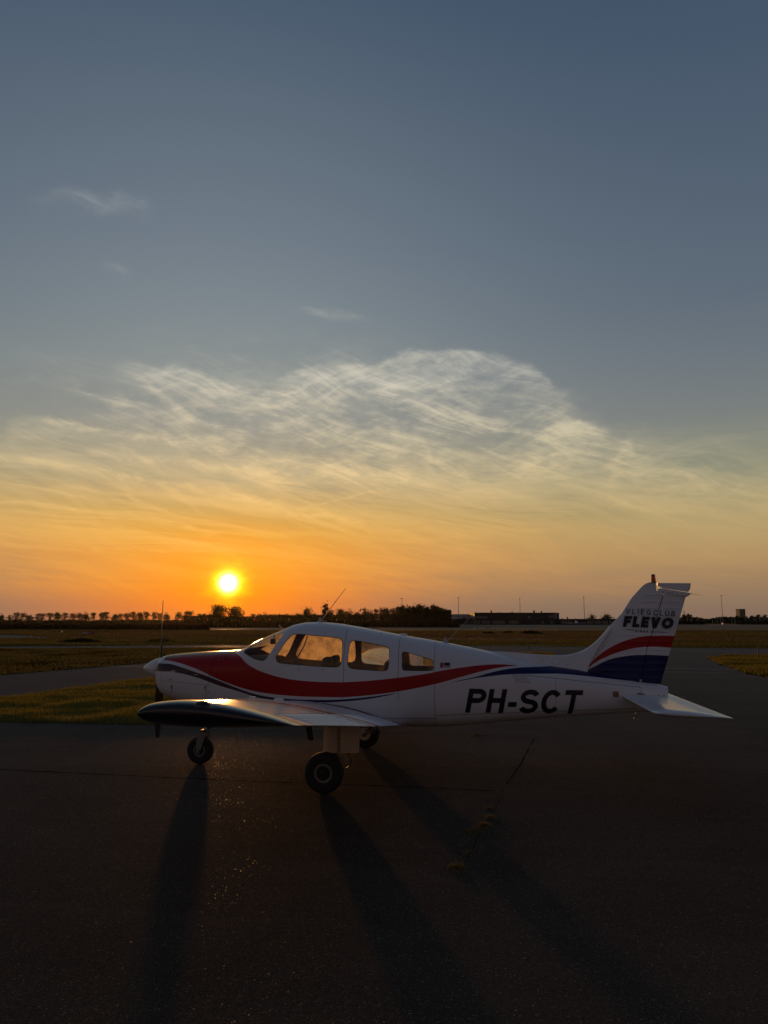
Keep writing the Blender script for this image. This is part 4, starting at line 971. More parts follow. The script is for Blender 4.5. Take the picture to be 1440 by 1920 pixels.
for x, zt in ((2.50, 1.445), (3.33, 1.41)):
    for y in (-.27, .27):
        st_ = part('seat', *rr_box(x-.34, x+.10, y-.21, y+.21, .92, 1.03), 'seat', plane, True, 50)
        part('backrest', *rr_box(x+.02, x+.12, y-.20, y+.20, .98, zt, .22), 'seat', st_, True, 50)
        part('seat_base', *box(x-.28, x+.04, y-.16, y+.16, .68, .925), 'panel', st_)
for s in (-1, 1): part('cabin_liner', *box(1.95, 3.30, s*.50-.006, s*.50+.006, .85, 1.25), 'trim', plane)
part('sun_visor', *box(2.10, 2.35, .08, .42, 1.735, 1.745), 'seat', plane)
part('door_brace', *tube([(2.08, .47, 1.40), (2.17, .50, 1.56), (2.235, .42, 1.70)], .010, 6), 'metal', plane, True)
#@@GROUND
# ------------------------------------------------------------------ ground, pavements
def poly_sheet(name, P, z, mat, kind='structure', **props):
    bm = bmesh.new(); vs = [bm.verts.new((x, y, z)) for x, y in P]; f = bm.faces.new(vs)
    bmesh.ops.triangulate(bm, faces=[f]); me = bpy.data.meshes.new(name); bm.to_mesh(me); bm.free(); me.materials.append(M[mat])
    if me.polygons[0].normal.z < 0: me.flip_normals()
    o = bpy.data.objects.new(name, me); sc.collection.objects.link(o); o['kind'] = kind
    for k, v in props.items(): o[k] = v
    return o
def wobble(P, step, amp, seed):
    """break up a straight verge so that it reads as an overgrown edge"""
    r = np.random.default_rng(seed); out = []
    for a, b in zip(P, P[1:]):
        a, b = np.array(a, float), np.array(b, float); L = np.linalg.norm(b-a); n = max(1, int(L/step))
        d = (b-a)/L; nn = np.array([-d[1], d[0]])
        for i in range(n): out.append(tuple(a+(b-a)*i/n+nn*r.normal(0, amp)*(1 if i else .4)))
    return out+[tuple(P[-1])]
poly_sheet('ground', [(-2500, -120), (2500, -120), (2500, 3400), (-2500, 3400)], -.03, 'field')
farL = wobble([(150, 40), (60, 44), (24.6, 46.9), (8.6, 49.2), (-3, 50.3), (-15, 49.9), (-31.5, 44.2), (-80, 32)], 1.2, .06, 1)
wedge = wobble([(120, 6), (30, 8), (18, 12), (14.6, 15), (14.3, 17.5), (14.4, 19.9), (14.8, 22.5), (15.6, 27.9), (16.7, 33.0), (18.2, 34.9), (20.9, 35.6), (60, 33), (150, 30)], .6, .09, 2)
leftL = wobble([(-80, 27.5), (-29, 40), (-13, 43.0), (-10.5, 40), (-10.2, 30), (-10.4, 24.6), (-11.4, 19.2), (-12.3, 15.4), (-15, 11), (-22, 7), (-40, 4.5), (-120, 4)], .6, .06, 3)
poly_sheet('apron', [(-120, -60), (120, -60)]+wedge+farL+leftL, 0, 'asphalt')
ISL = [(-9.5, 3.75), (-4.42, 3.54), (-1.6, 3.56), (1.5, 3.75), (2.6, 5.2), (4.2, 11), (6, 20), (8.6, 32), (8.9, 35.2), (4, 36.6), (-2, 37.0), (-5, 33), (-5.8, 24), (-6.06, 14.65), (-6.55, 12.6), (-6.87, 9.8), (-7.05, 7.5), (-8, 5.3), (-9.5, 3.75)]
isl = wobble(ISL, .35, .035, 4)
# the turf island stands a few centimetres proud and is lumpy
def inside(P, x, y):
    c = np.zeros(len(x), bool); P = np.array(P); j = len(P)-1
    for i in range(len(P)):
        xi, yi = P[i]; xj, yj = P[j]
        with np.errstate(divide='ignore', invalid='ignore'):
            c ^= ((yi > y) != (yj > y)) & (x < (xj-xi)*(y-yi)/(yj-yi+1e-12)+xi)
        j = i
    return c
def hash_noise(x, y, s):
    """smooth value noise"""
    x = x/s; y = y/s; xi = np.floor(x).astype(int); yi = np.floor(y).astype(int); fx = x-xi; fy = y-yi
    fx = fx*fx*(3-2*fx); fy = fy*fy*(3-2*fy)
    h = lambda a, b: (np.sin(a*127.1+b*311.7)*43758.5453) % 1
    return (h(xi, yi)*(1-fx)+h(xi+1, yi)*fx)*(1-fy)+(h(xi, yi+1)*(1-fx)+h(xi+1, yi+1)*fx)*fy
def dist_to(P, x, y):
    d = np.full(len(x), 1e9); P = np.array(P)
    for a, b in zip(P, np.roll(P, -1, 0)):
        ab = b-a; t = np.clip(((x-a[0])*ab[0]+(y-a[1])*ab[1])/(ab@ab+1e-9), 0, 1)
        d = np.minimum(d, np.hypot(x-a[0]-t*ab[0], y-a[1]-t*ab[1]))
    return d
lump = lambda x, y: .05*hash_noise(x, y, 1.1)+.035*hash_noise(x+9, y, .4)
def turf_mesh(name, poly, x0, x1, y0, y1, step, mat, base=.012, h=1.0):
    xs = np.arange(x0, x1, step); ys = np.arange(y0, y1, step); X, Y = np.meshgrid(xs, ys); f = X.ravel(), Y.ravel()
    ins = inside(poly, *f); d = dist_to(poly, *f)
    Z = np.where(ins, base+lump(*f)*h*np.clip(d/.35, 0.15, 1), -.04)
    n, m = len(xs), len(ys); F = []
    I = ins.reshape(m, n)
    for j in range(m-1):
        for i in range(n-1):
            if I[j, i] or I[j, i+1] or I[j+1, i] or I[j+1, i+1]: F.append((j*n+i, j*n+i+1, (j+1)*n+i+1, (j+1)*n+i))
    me = mesh(name, np.stack([f[0], f[1], Z], 1), F, mat, True); o = bpy.data.objects.new(name, me); sc.collection.objects.link(o); o['kind'] = 'structure'
    return o
turf_mesh('turf', isl, -10, 9.3, 3.3, 37.3, .16, 'turf')
# runways and far taxiways, each 4 mm apart
poly_sheet('runway', [(-400, 118), (-120, 142), (-57, 146), (-20, 166), (60, 172), (400, 150), (400, 160), (60, 188), (-20, 184), (-60, 172), (-120, 166), (-400, 150)], -.022, 'asphalt2')
poly_sheet('taxiway', [(-90, 60), (-49.8, 70.5), (-43, 68.9), (-44, 73), (-56, 86), (-66, 93), (-120, 96)], -.018, 'asphalt2')
poly_sheet('taxiway', [(-140, 230), (-10, 212), (30, 222), (200, 215), (200, 236), (30, 244), (-10, 236), (-140, 262)], -.018, 'asphalt2')
poly_sheet('terminal_apron', [(-120, 292), (220, 285), (260, 378), (-120, 392)], -.014, 'asphalt2')
# painted lines (irregular wear comes from the paint's own material)
def strip(name, pts, w, z, mat, seed=0, jag=0, **props):
    r = np.random.default_rng(seed); V, F = [], []; P = []
    for a, b in zip(pts, pts[1:]):
        a, b = np.array(a, float), np.array(b, float); n = max(1, int(np.linalg.norm(b-a)/.12)) if jag else 1
        for i in range(n): P.append(a+(b-a)*i/n)
    P.append(np.array(pts[-1], float)); k = 0
    off = np.cumsum(r.normal(0, jag, len(P))); off -= np.linspace(0, off[-1], len(P)) 
    for i, p in enumerate(P):
        t = P[min(i+1, len(P)-1)]-P[max(i-1, 0)]; t /= np.linalg.norm(t)+1e-9; nn = np.array([-t[1], t[0]])
        ww = w*(1 if not jag else max(.25, 1+r.normal(0, .35))); p = p+nn*off[i]
        V += [(*(p-nn*ww/2), z), (*(p+nn*ww/2), z)]
        if i: F.append((2*i-2, 2*i, 2*i+1, 2*i-1))
    me = mesh(name, V, F, mat)
    if me.polygons[0].normal.z < 0: me.flip_normals()
    o = bpy.data.objects.new(name, me); sc.collection.objects.link(o); o['kind'] = 'structure'
    for k_, v in props.items(): o[k_] = v
    return o
strip('painted_line', [(-14, 21.55), (-11.22, 21.06), (-9.3, 20.72), (-6.2, 20.3)], .10, .004, 'line')
strip('painted_line', [(8.9, 23.6), (11.7, 22.6), (14.75, 21.93)], .10, .004, 'line')
strip('painted_line', [(8.8, 21.3), (11.5, 20.35), (13.65, 19.79)], .05, .004, 'line')
strip('painted_line', [(12, 40.7), (24, 40.2), (50, 38.6)], .10, .004, 'line')
strip('painted_line', [(-60, 37.2), (-30, 42.4), (-18, 45.2), (0, 46.5), (20, 43.6)], .10, .004, 'line')
# paving joints
J = dict(z=.004, mat='crack')
strip('pavement_joint', [(-8, .05), (-1.56, -.74), (1.41, -1.0), (4.33, -1.15), (4.80, -1.20)], .020, seed=1, jag=.003, **J)
strip('pavement_joint', [(-2, 3.0), (2.99, 3.06), (3.71, 3.15), (5.50, 2.95)], .014, seed=2, jag=.003, **J)
strip('pavement_joint', [(5.54, 2.91), (5.43, 2.2), (5.22, .6), (4.95, -.81)], .013, seed=3, jag=.005, **J)
strip('pavement_joint', [(8.3, 3.8), (9.4, 2.7), (10.8, 1.3)], .010, seed=5, jag=.02, **J)

# ------------------------------------------------------------------ grass
def blades(name, x, y, z, h, w, mat, lean=.35, kind='stuff', seg2=True, **props):
    n = len(x); a = rng.uniform(0, 2*np.pi, n); b = rng.uniform(0, 2*np.pi, n); L = h*rng.uniform(.1, 1, n)*lean
    dx_, dy_ = np.cos(a)*w/2, np.sin(a)*w/2; lx, ly = np.cos(b)*L, np.sin(b)*L
    V = np.empty((n, 5, 3))
    V[:, 0] = np.stack([x-dx_, y-dy_, z], 1); V[:, 1] = np.stack([x+dx_, y+dy_, z], 1)
    V[:, 2] = np.stack([x+dx_*.7+lx*.35, y+dy_*.7+ly*.35, z+h*.6], 1); V[:, 3] = np.stack([x-dx_*.7+lx*.35, y-dy_*.7+ly*.35, z+h*.6], 1)
    V[:, 4] = np.stack([x+lx, y+ly, z+h], 1)
    me = bpy.data.meshes.new(name); me.vertices.add(n*5); me.vertices.foreach_set('co', V.ravel().astype(np.float32))
    base = (np.arange(n)*5)[:, None]
    li = np.concatenate([base+np.array([[0, 1, 2, 3]]), base+np.array([[3, 2, 4]])], 1).ravel()
    me.loops.add(n*7); me.loops.foreach_set('vertex_index', li.astype(np.int32))
    me.polygons.add(n*2); st = np.stack([np.arange(n)*7, np.arange(n)*7+4], 1).ravel(); me.polygons.foreach_set('loop_start', st.astype(np.int32))
    me.update(calc_edges=True); me.materials.append(M[mat]); me.validate()
    o = bpy.data.objects.new(name, me); sc.collection.objects.link(o)
    if kind: o['kind'] = kind
    for k, v in props.items(): o[k] = v
    return o
def scatter(poly, n, x0, x1, y0, y1, dens=None):
    x = rng.uniform(x0, x1, n); y = rng.uniform(y0, y1, n); k = inside(poly, x, y)
    if dens is not None: k &= rng.uniform(0, 1, n) < dens(x, y)
    return x[k], y[k]
clump = lambda x, y: .25+.75*hash_noise(x, y, .55)*hash_noise(x+50, y, 2.3)*1.8
x, y = scatter(isl, 330000, -9.5, 3, 3.4, 16, lambda x, y: clump(x, y)*np.clip(1.3-(y-3.5)/12, .25, 1))
z = .01+lump(x, y)*np.clip(dist_to(isl, x, y)/.35, .15, 1)
blades('grass', x, y, z, (.03+.055*hash_noise(x+3, y, .6))*rng.uniform(.5, 1.4, len(x)), .007+.0012*(y-3), 'grass')
# longer, rougher blades along the verge facing the apron
x, y = scatter(isl, 200000, -9.5, 9, 3.4, 37)
d = dist_to(isl, x, y); k = d < (.10+.12*hash_noise(x, y, .5)); x, y = x[k], y[k]
blades('verge_grass', x, y, np.full(len(x), .0), (.05+.13*hash_noise(x, y+5, .35)**1.5)*rng.uniform(.5, 1.3, len(x)), .010+.0010*(y-3), 'grass', lean=.7)
x, y = scatter(isl, 60000, -7, 9.2, 16, 37); blades('grass', x, y, np.full(len(x), .03), (.07+.10*hash_noise(x, y, 1.3))*rng.uniform(.5, 1.3, len(x)), .035, 'grass')
# meadow between the pavements
LM = [(-60, 5)]+[(-11.4, 19.2), (-10.4, 24.6), (-10.2, 30), (-10.5, 40), (-13, 43), (-29, 40), (-80, 27.5)]
LMw = [(-120, 4), (-40, 4.5), (-22, 7), (-15, 11), (-12.3, 15.4), (-11.4, 19.2), (-10.4, 24.6), (-10.2, 30), (-10.5, 40), (-13, 43), (-29, 40), (-80, 27.5)]
x, y = scatter(LMw, 260000, -34, -10, 6, 43, lambda x, y: clump(x/2, y/2)); blades('grass', x, y, np.full(len(x), -.03), (.04+.09*hash_noise(x, y, 1.7))*rng.uniform(.5, 1.3, len(x)), .02+.0006*y, 'meadow', lean=.6)
RW = [(14.6, 15), (14.3, 17.5), (14.4, 19.9), (14.8, 22.5), (15.6, 27.9), (16.7, 33.0), (18.2, 34.9), (20.9, 35.6), (60, 33), (60, 8), (30, 8), (18, 12)]
x, y = scatter(RW, 230000, 14, 34, 8, 36, lambda x, y: clump(x/2, y/2)+.1); blades('grass', x, y, np.full(len(x), -.03), (.05+.10*hash_noise(x, y, 1.4))*rng.uniform(.5, 1.3, len(x)), .018+.0006*y, 'grass', lean=.6)
x, y = scatter([(a, b-.1) for a, b in [(-80, 32), (-31.5, 44.4), (-15, 50.1), (-3, 50.5), (8.6, 49.4), (24.6, 47.1), (60, 44.2), (60, 70), (-80, 70)]], 150000, -60, 60, 44, 66, lambda x, y: .3+.9*hash_noise(x/3, y, 2.2))
blades('meadow_grass', x, y, np.full(len(x), -.03), (.10+.22*hash_noise(x/4, y, 2.2)**2)*rng.uniform(.5, 1.3, len(x)), .07, 'meadow', lean=.6)
n = 190000; y = 62+rng.power(1.4, n)*82; x = rng.uniform(-1, 1, n)*(20+y*.62)-y*.10; dn = hash_noise(x/5, y/1.6, 4.0); k = rng.uniform(0, 1, n) < .25+dn; x, y = x[k], y[k]
k = ~inside([(-90, 60), (-49.8, 70.5), (-43, 68.9), (-44, 73), (-56, 86), (-66, 93), (-120, 96)], x, y); x, y = x[k], y[k]
hh = (.08+.30*hash_noise(x/5, y/1.6, 4.0)**2)*rng.uniform(.4, 1.3, len(x)); kd = hash_noise(x/6+20, y/2, 5.0) > .55
blades('meadow_grass', x[~kd], y[~kd], np.full((~kd).sum(), -.03), hh[~kd], .16, 'meadow', lean=.6)
blades('dry_meadow_grass', x[kd], y[kd], np.full(kd.sum(), -.03), hh[kd], .16, 'drygrass', lean=.5)
# meadow hummocks: coarse darker tussocks one can tell apart
def tussock(px, py, w_, h_, label, mat='leaf2', n=260):
    a = rng.uniform(0, 2*np.pi, n); r = np.sqrt(rng.uniform(0, 1, n)); x = px+np.cos(a)*r*w_/2; y = py+np.sin(a)*r*w_/4
    blades('tussock', x, y, np.full(n, -.03), h_*(1.05-r*r*.9)*rng.uniform(.7, 1.2, n), .22, mat, lean=.3, kind=None, label=label, category='plant')
tussock(12.0, 104, 4.0, .62, 'broad dark bushy tussock in the meadow behind the tail of the plane')
tussock(5.8, 102, 2.4, .45, 'low dark tussock left of the broad bushy one in the meadow')
tussock(9.0, 112, 2.2, .40, 'small dark tussock farther off beside the broad one in the meadow')
tussock(-31.0, 55.0, 4.6, .42, 'long dark tussock beside the far taxiway at the left', n=420)
tussock(-24.0, 56.0, 3.6, .36, 'shorter dark tussock on the taxiway verge right of the long one')
strip('pavement_joint', [(4.90, -1.1), (4.80, -2.0), (4.63, -2.93), (4.52, -3.9)], .004, seed=4, jag=.006, **J)
# weeds growing in the open joint
for (x0, y0, w_, n, mt, lb) in ((4.72, -2.05, .14, 90, 'weed', 'small dry weed at the upper end of the weedy joint in the apron'), (4.74, -2.42, .20, 170, 'weed', 'straw coloured weed tuft in the apron joint, second from the top'),
        (4.66, -2.72, .26, 300, 'weed', 'largest bushy olive weed tuft in the apron joint'), (4.58, -2.95, .28, 300, 'weed', 'orange brown weed tuft just below the largest one in the joint'),
        (4.53, -3.62, .12, 70, 'weed', 'tiny thin weed in the joint above the lowest tuft'), (4.46, -3.98, .26, 230, 'weed', 'straggly weed tuft lowest in the apron joint'),
        (5.36, 1.75, .20, 80, 'weed', 'pale weed tuft in the joint just under the registration letters'), (4.55, 3.06, .45, 160, 'weed', 'flat weed patch in the joint close under the fuselage belly'), (9.3, 2.9, .3, 120, 'weed', 'thin weed on the cracked apron beyond the tailplane')):
    a = rng.uniform(0, 2*np.pi, n); r = rng.uniform(0, 1, n)**1.2; X, Y = x0+np.cos(a)*r*w_*.34, y0+np.sin(a)*r*w_*.55
    blades('weed_tuft', X, Y, np.zeros(n), (.008+.030*(1-r))*rng.uniform(.5, 1.3, n), .006, mt, lean=2.6, kind=None, label=lb, category='weed', group='weeds in the apron joints')

# ------------------------------------------------------------------ distance: a point by its bearing (in view pixels) and range
FWD = Vector((-math.sin(YAW), math.cos(YAW), 0)); RGT = Vector((math.cos(YAW), math.sin(YAW), 0))
def spot(px, dist, z=-.03):
    p = Vector((CAM[0], CAM[1], 0))+FWD*dist+RGT*((px-720)/1438*dist); p.z = z; return p
hgt = lambda py, dist: 1.913+(1164.2-py)/1452*dist
# standing crop along the left: a dark band
def crop(px0, px1, dist, h, name='crop_field', mat='crop', depth=60, n=26000, w=.55):
    u = rng.uniform(px0, px1, n); dd = dist+rng.power(.35, n)*depth if False else dist+depth*rng.uniform(0, 1, n)**2
    P = np.array([tuple(spot(a, b)) for a, b in zip(u, dd)]); h_ = h*(.85+.2*hash_noise(P[:, 0], P[:, 1], 3.0))*rng.uniform(.8, 1.05, n)
    return blades(name, P[:, 0], P[:, 1], P[:, 2], h_, w, mat, lean=.15)
crop(-60, 392, 168, 1.38)
crop(380, 860, 236, 1.9, 'scrub', 'leaf2', 30, 16000, .8)

# ------------------------------------------------------------------ trees
def quads(C, size, rs):
    n = len(C); q = rs.normal(size=(n, 3)); q /= np.linalg.norm(q, axis=1)[:, None]; r = rs.normal(size=(n, 3)); u = np.cross(q, r); u /= np.linalg.norm(u, axis=1)[:, None]; v = np.cross(q, u)
    s = (size*rs.uniform(.5, 1.3, n))[:, None]; V = np.stack([C-u*s, C-v*s*.7, C+u*s, C+v*s*.7], 1).reshape(-1, 3); F = np.arange(n*4).reshape(n, 4); return V, F
def tree_meshes(seed, H, Wd, style, n, leaf):
    """crown of leaf clumps on limbs, and a tapered trunk, for a tree H high and Wd wide"""
    rs = np.random.default_rng(seed); limbs = []; C = []
    th = {'open': .22, 'bush': .05, 'round': .22, 'poplar': .10}[style]*H
    nb = {'open': 13, 'bush': 16, 'round': 15, 'poplar': 12}[style]
    for i in range(nb):
        a = rs.uniform(0, 2*np.pi); e = rs.uniform(0, 1)
        if style == 'open': rr = Wd*.5*rs.uniform(.1, .78); zz = th+(H-th)*(rs.uniform(.35, .86) if i > 2 else rs.uniform(.0, .35))
        elif style == 'bush': rr = Wd*.5*rs.uniform(0, .75); zz = H*rs.uniform(.15, .85)*(1-.55*(rr/(Wd*.5))**2)
        elif style == 'poplar': rr = Wd*.25*rs.uniform(0, 1); zz = H*(.15+.75*i/nb)
        else: rr = Wd*.5*rs.uniform(0, .68); zz = th+(H-th)*(.5+rs.uniform(-.40, .36)*(1-(rr/(Wd*.5))**2)**.5)
        c = np.array([math.cos(a)*rr, math.sin(a)*rr, zz]); R_ = Wd*rs.uniform(.14, .27); zr = R_*rs.uniform(.6, 1.0)
        if c[2]+zr > H: c[2] = H-zr
        k = max(8, n//nb); d = rs.normal(size=(k, 3)); d /= np.linalg.norm(d, axis=1)[:, None]; d *= rs.uniform(.25, 1, k)[:, None]**.5
        C.append(c+d*np.array([R_, R_, zr])*rs.uniform(.85, 1.15, (k, 1)))
        limbs.append(c)
    # stray twigs beyond the clumps
    C.append(np.stack([rs.normal(0, Wd*.20, n//8), rs.normal(0, Wd*.20, n//8), np.clip(rs.normal(th+(H-th)*.5, (H-th)*.25, n//8), th*.6, H*1.02)], 1))
    V, F = quads(np.concatenate(C), leaf, rs)
    r0 = max(.10, H*.022); T = [tube([(0, 0, -.1), (rs.normal(0, .1), rs.normal(0, .1), th*.6), (rs.normal(0, .2), rs.normal(0, .2), th+(H-th)*.55)], [r0*1.3, r0, r0*.35], 7)]
    for c in limbs[:9]: T.append(tube([(0, 0, th*.75), tuple(c*np.array([.5, .5, .85])), tuple(c)], [r0*.5, r0*.3, r0*.1], 5))
    return (V, F), join(*T)
TM = {}
def tree_kind(key, H, W_, style, n, leaf, mat='leaf'):
    (V, F), (Vt, Ft) = tree_meshes(hash(key) % 997 if isinstance(key, int) else sum(map(ord, key)), H, W_, style, n, leaf)
    TM[key] = (mesh('crown', V, F, mat), mesh('trunk', Vt, Ft, 'bark'))
def plant_tree(key, p, s, rz, label, group=None, name='tree', sx=1):
    t = thing(name, p, label, 'tree', group, rz); t.scale = (s*sx, s*sx, s)
    for nm, me in zip(('crown', 'trunk'), TM[key]): o = bpy.data.objects.new(nm, me); sc.collection.objects.link(o); o.parent = t
    return t
for i in range(7): tree_kind('row%d' % i, 10, 8.0, 'open', 620, .40)
for i in range(3): tree_kind('full%d' % i, 10, 8.5, 'round', 1100, .38)
for i in range(3): tree_kind('grove%d' % i, 12, 9.0, 'round', 1500, .42, 'leaf2')
for i in range(2): tree_kind('bush%d' % i, 5, 7.0, 'bush', 1100, .22, 'leaf2')
tree_kind('bigA', 11, 13, 'round', 3000, .30); tree_kind('bigB', 10.5, 12, 'round', 3000, .30); tree_kind('poplar', 12, 5, 'poplar', 1100, .36, 'leaf2')
def nth(i): return ['leftmost', 'second', 'third', 'fourth', 'fifth', 'sixth', 'seventh', 'eighth', 'ninth', 'tenth', 'eleventh', 'twelfth', 'thirteenth', 'fourteenth', 'fifteenth', 'sixteenth', 'seventeenth', 'eighteenth', 'nineteenth', 'twentieth', 'twenty-first', 'twenty-second', 'twenty-third', 'twenty-fourth', 'twenty-fifth', 'twenty-sixth', 'twenty-seventh', 'twenty-eighth'][i]
# row of bare-stemmed trees on the left horizon: (pixel bearing, top height in the view)
row = [(2, 1152), (18, 1154), (30, 1149.5), (43, 1149), (56, 1153), (70, 1151.5), (79, 1150.5), (94, 1150.5), (107, 1149), (121, 1149.5), (135, 1150), (149, 1149), (160, 1149.5), (175, 1149.5), (190, 1149.5), (198, 1148.5), (214, 1151), (224, 1150), (238, 1149), (250, 1148), (262, 1149), (275, 1148.5), (289, 1149), (299, 1150.5), (312, 1150), (334, 1147.5), (346, 1148.5), (356, 1146.5)]
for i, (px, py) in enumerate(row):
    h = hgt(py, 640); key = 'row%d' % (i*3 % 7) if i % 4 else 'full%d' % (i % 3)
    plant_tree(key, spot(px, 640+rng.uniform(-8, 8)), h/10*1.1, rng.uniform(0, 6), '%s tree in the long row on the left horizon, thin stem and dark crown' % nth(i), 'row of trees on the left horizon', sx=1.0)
# undergrowth under the row
def hedge(name, px0, px1, dist, h, label, n=5000, leaf=.5, depth=4, cat='hedge', mat='leaf2', top=.35):
    u = rng.uniform(px0, px1, n); f = rng.uniform(0, 1, n); P = np.array([tuple(spot(a, dist+rng.uniform(-depth, depth), 0)) for a in u])
    P[:, 2] = f*h*(1-top+top*hash_noise(P[:, 0], P[:, 1]*.2, h*2.2)*1.6); V, F = quads(P, leaf, rng)
    o = bpy.data.objects.new(name, mesh(name, V, F, mat)); sc.collection.objects.link(o); o['label'] = label; o['category'] = cat; return o
hedge('hedge', -40, 400, 636, 2.6, 'low dark hedge under the long row of trees on the left', 9000, .7)
# trees by the sun
plant_tree('bigA', spot(413, 430), hgt(1133, 430)/11, 1.0, 'broad loose-crowned tree straight below the setting sun', 'large trees below the sun', sx=.95)
plant_tree('bigB', spot(441, 432), hgt(1135.5, 432)/10.5, 2.4, 'round dense tree right of the loose one below the sun', 'large trees below the sun', sx=.95)
mid = [(372, 1148.5, 'row2'), (382, 1150, 'row3'), (396, 1149, 'full1'), (471, 1150, 'row1'), (487, 1150, 'full2'), (497, 1148.5, 'full0'), (511, 1150.5, 'row4'), (524, 1149.5, 'full1'), (538, 1150.5, 'full2'), (549, 1152, 'full0'), (560, 1148, 'full1')]
for i, (px, py, key) in enumerate(mid):
    plant_tree(key, spot(px, 560+rng.uniform(-8, 8)), hgt(py, 560)/10, rng.uniform(0, 6), '%s of the small trees beside and right of the sun, in front of the horizon' % nth(i), 'small trees beside the sun', sx=1.15)
hedge('hedge', 345, 620, 420, 4.6, 'tall dark hedge filling in below the trees near the sun', 9000, .5)
right = [(575, 1138.5, 400, 'bigB', .7), (592, 1148, 410, 'full1', 1), (609, 1127.5, 400, 'poplar', 1), (620, 1143, 405, 'full2', 1), (640, 1140.5, 400, 'bigA', .62), (655, 1142, 402, 'full0', .9), (668, 1144.5, 405, 'full1', .9), (683, 1139.5, 430, 'row3', .7), (693, 1140, 430, 'row5', .6), (702, 1141, 428, 'row1', .7), (715, 1138.5, 430, 'row6', .6), (724, 1138, 432, 'full2', .7), (738, 1137, 430, 'row2', .7), (747, 1136, 430, 'row4', .7)]
words_ = ['broad tree with pointed top left of the roof antenna', 'low tree directly behind the roof antenna', 'tallest narrow tree standing behind the roof antenna', 'round tree right of the tallest narrow one', 'wide dark tree above the cabin roof', 'rounded tree right of the wide one above the cabin', 'lower dark tree right of the rounded pair above the cabin', 'slender tree, first of the open row above the cabin', 'slender tree, second of the open row above the cabin', 'slender tree, third of the open row above the cabin', 'slender tree, fourth of the open row above the cabin', 'fuller tree, fifth of the open row above the cabin', 'slender tree, sixth of the open row above the cabin', 'slender tree last before the dense grove']
for (px, py, dd, key, sx), lb in zip(right, words_):
    H0 = {'bigA': 11, 'bigB': 10.5, 'poplar': 12}.get(key, 10); plant_tree(key, spot(px, dd), hgt(py, dd)/H0, rng.uniform(0, 6), lb, 'trees behind the cabin roof', sx=sx)
hedge('hedge', 560, 770, 392, 5.4, 'dense dark hedge below the trees behind the cabin roof', 9000, .45)
gr = [(756, 1134.5), (766, 1133.5), (776, 1133), (785, 1132.5), (794, 1133), (803, 1134), (812, 1133.5), (820, 1134.5), (828, 1137), (836, 1142)]
for i, (px, py) in enumerate(gr):
    plant_tree('grove%d' % (i % 3), spot(px, 380+(i % 3)*5), hgt(py, 382)/12, rng.uniform(0, 6), '%s tree of the dense dark grove left of the hangars' % nth(i), 'dense grove left of the hangars', sx=.78)
hedge('hedge', 745, 846, 374, 7.6, 'solid dark foliage filling the foot of the grove', 9000, .5, 5, 'hedge', 'leaf2', .1)
plant_tree('bush0', spot(1109, 415), hgt(1149.5, 415)/5, .4, 'round dark bush tree behind the low building, left of its twin', 'two round bushes behind the low building', sx=.78)
plant_tree('bush1', spot(1136, 415), hgt(1148.8, 415)/5, 2.0, 'wider dark bush tree behind the low building, just left of the tail fin', 'two round bushes behind the low building', sx=.95)
rr = [(1283, 1152), (1291, 1149.8), (1302, 1156.5), (1313, 1160), (1326, 1159.5), (1338, 1158.5), (1350, 1156.5), (1361, 1155.5), (1371, 1154.8), (1383, 1154), (1399, 1154.5), (1411, 1152.5), (1423, 1152), (1435, 1151.5), (1447, 1151)]
for i, (px, py) in enumerate(rr):
    plant_tree('grove%d' % (i % 3), spot(px, 560+(i % 3)*8), hgt(py, 565)/12, rng.uniform(0, 6), '%s tree of the low wood right of the tail fin' % nth(i), 'wood right of the tail fin', sx=1.05)
hedge('hedge', 1270, 1460, 548, 4.2, 'dark undergrowth of the wood right of the tail', 6000, .6)
hedge('hedge', 1268, 1321, 420, 1.9, 'clipped dark hedge at the left foot of the wood beyond the tail', 2600, .3, 2, 'hedge', 'leaf2', .05)
hedge('hedge', 1381, 1450, 420, 2.0, 'clipped dark hedge at the right edge of the airfield', 2600, .3, 2, 'hedge', 'leaf2', .05)

# ------------------------------------------------------------------ masts, poles
def mast(px, dist, top, label, dx0=0, heads=4, r=.13, group='tall light masts beyond the runway'):
    h = hgt(top, dist); t = thing('light_mast', spot(px, dist), label, 'light mast', group, YAW)
    local('pole', *tube([(0, 0, 0), (0, 0, h*.35), (0, 0, h)], [r*1.9, r*1.3, r*.8], 8), 'galv', t, True)
    local('crossbar', *box(-.95, .95, -.06, .06, h-.12, h), 'galv', t)
    for k in range(heads):
        x = -.85+1.7*k/(heads-1); local('lamp_head', *box(x-.18, x+.18, -.22, .22, h, h+.22), 'galv', t)
    local('base', *box(-.5, .5, -.5, .5, 0, .9), 'signwhite', t); return t
mast(754, 402, 1122, 'light mast standing in front of the dense dark grove'); mast(860, 425, 1119.5, 'light mast in front of the pale hangar'); mast(975.5, 425, 1120.5, 'light mast before the middle of the long dark terminal')
mast(1096, 410, 1118, 'light mast at the low building left of the tail fin'); mast(1355, 425, 1116, 'light mast right of the tail fin near the wood')
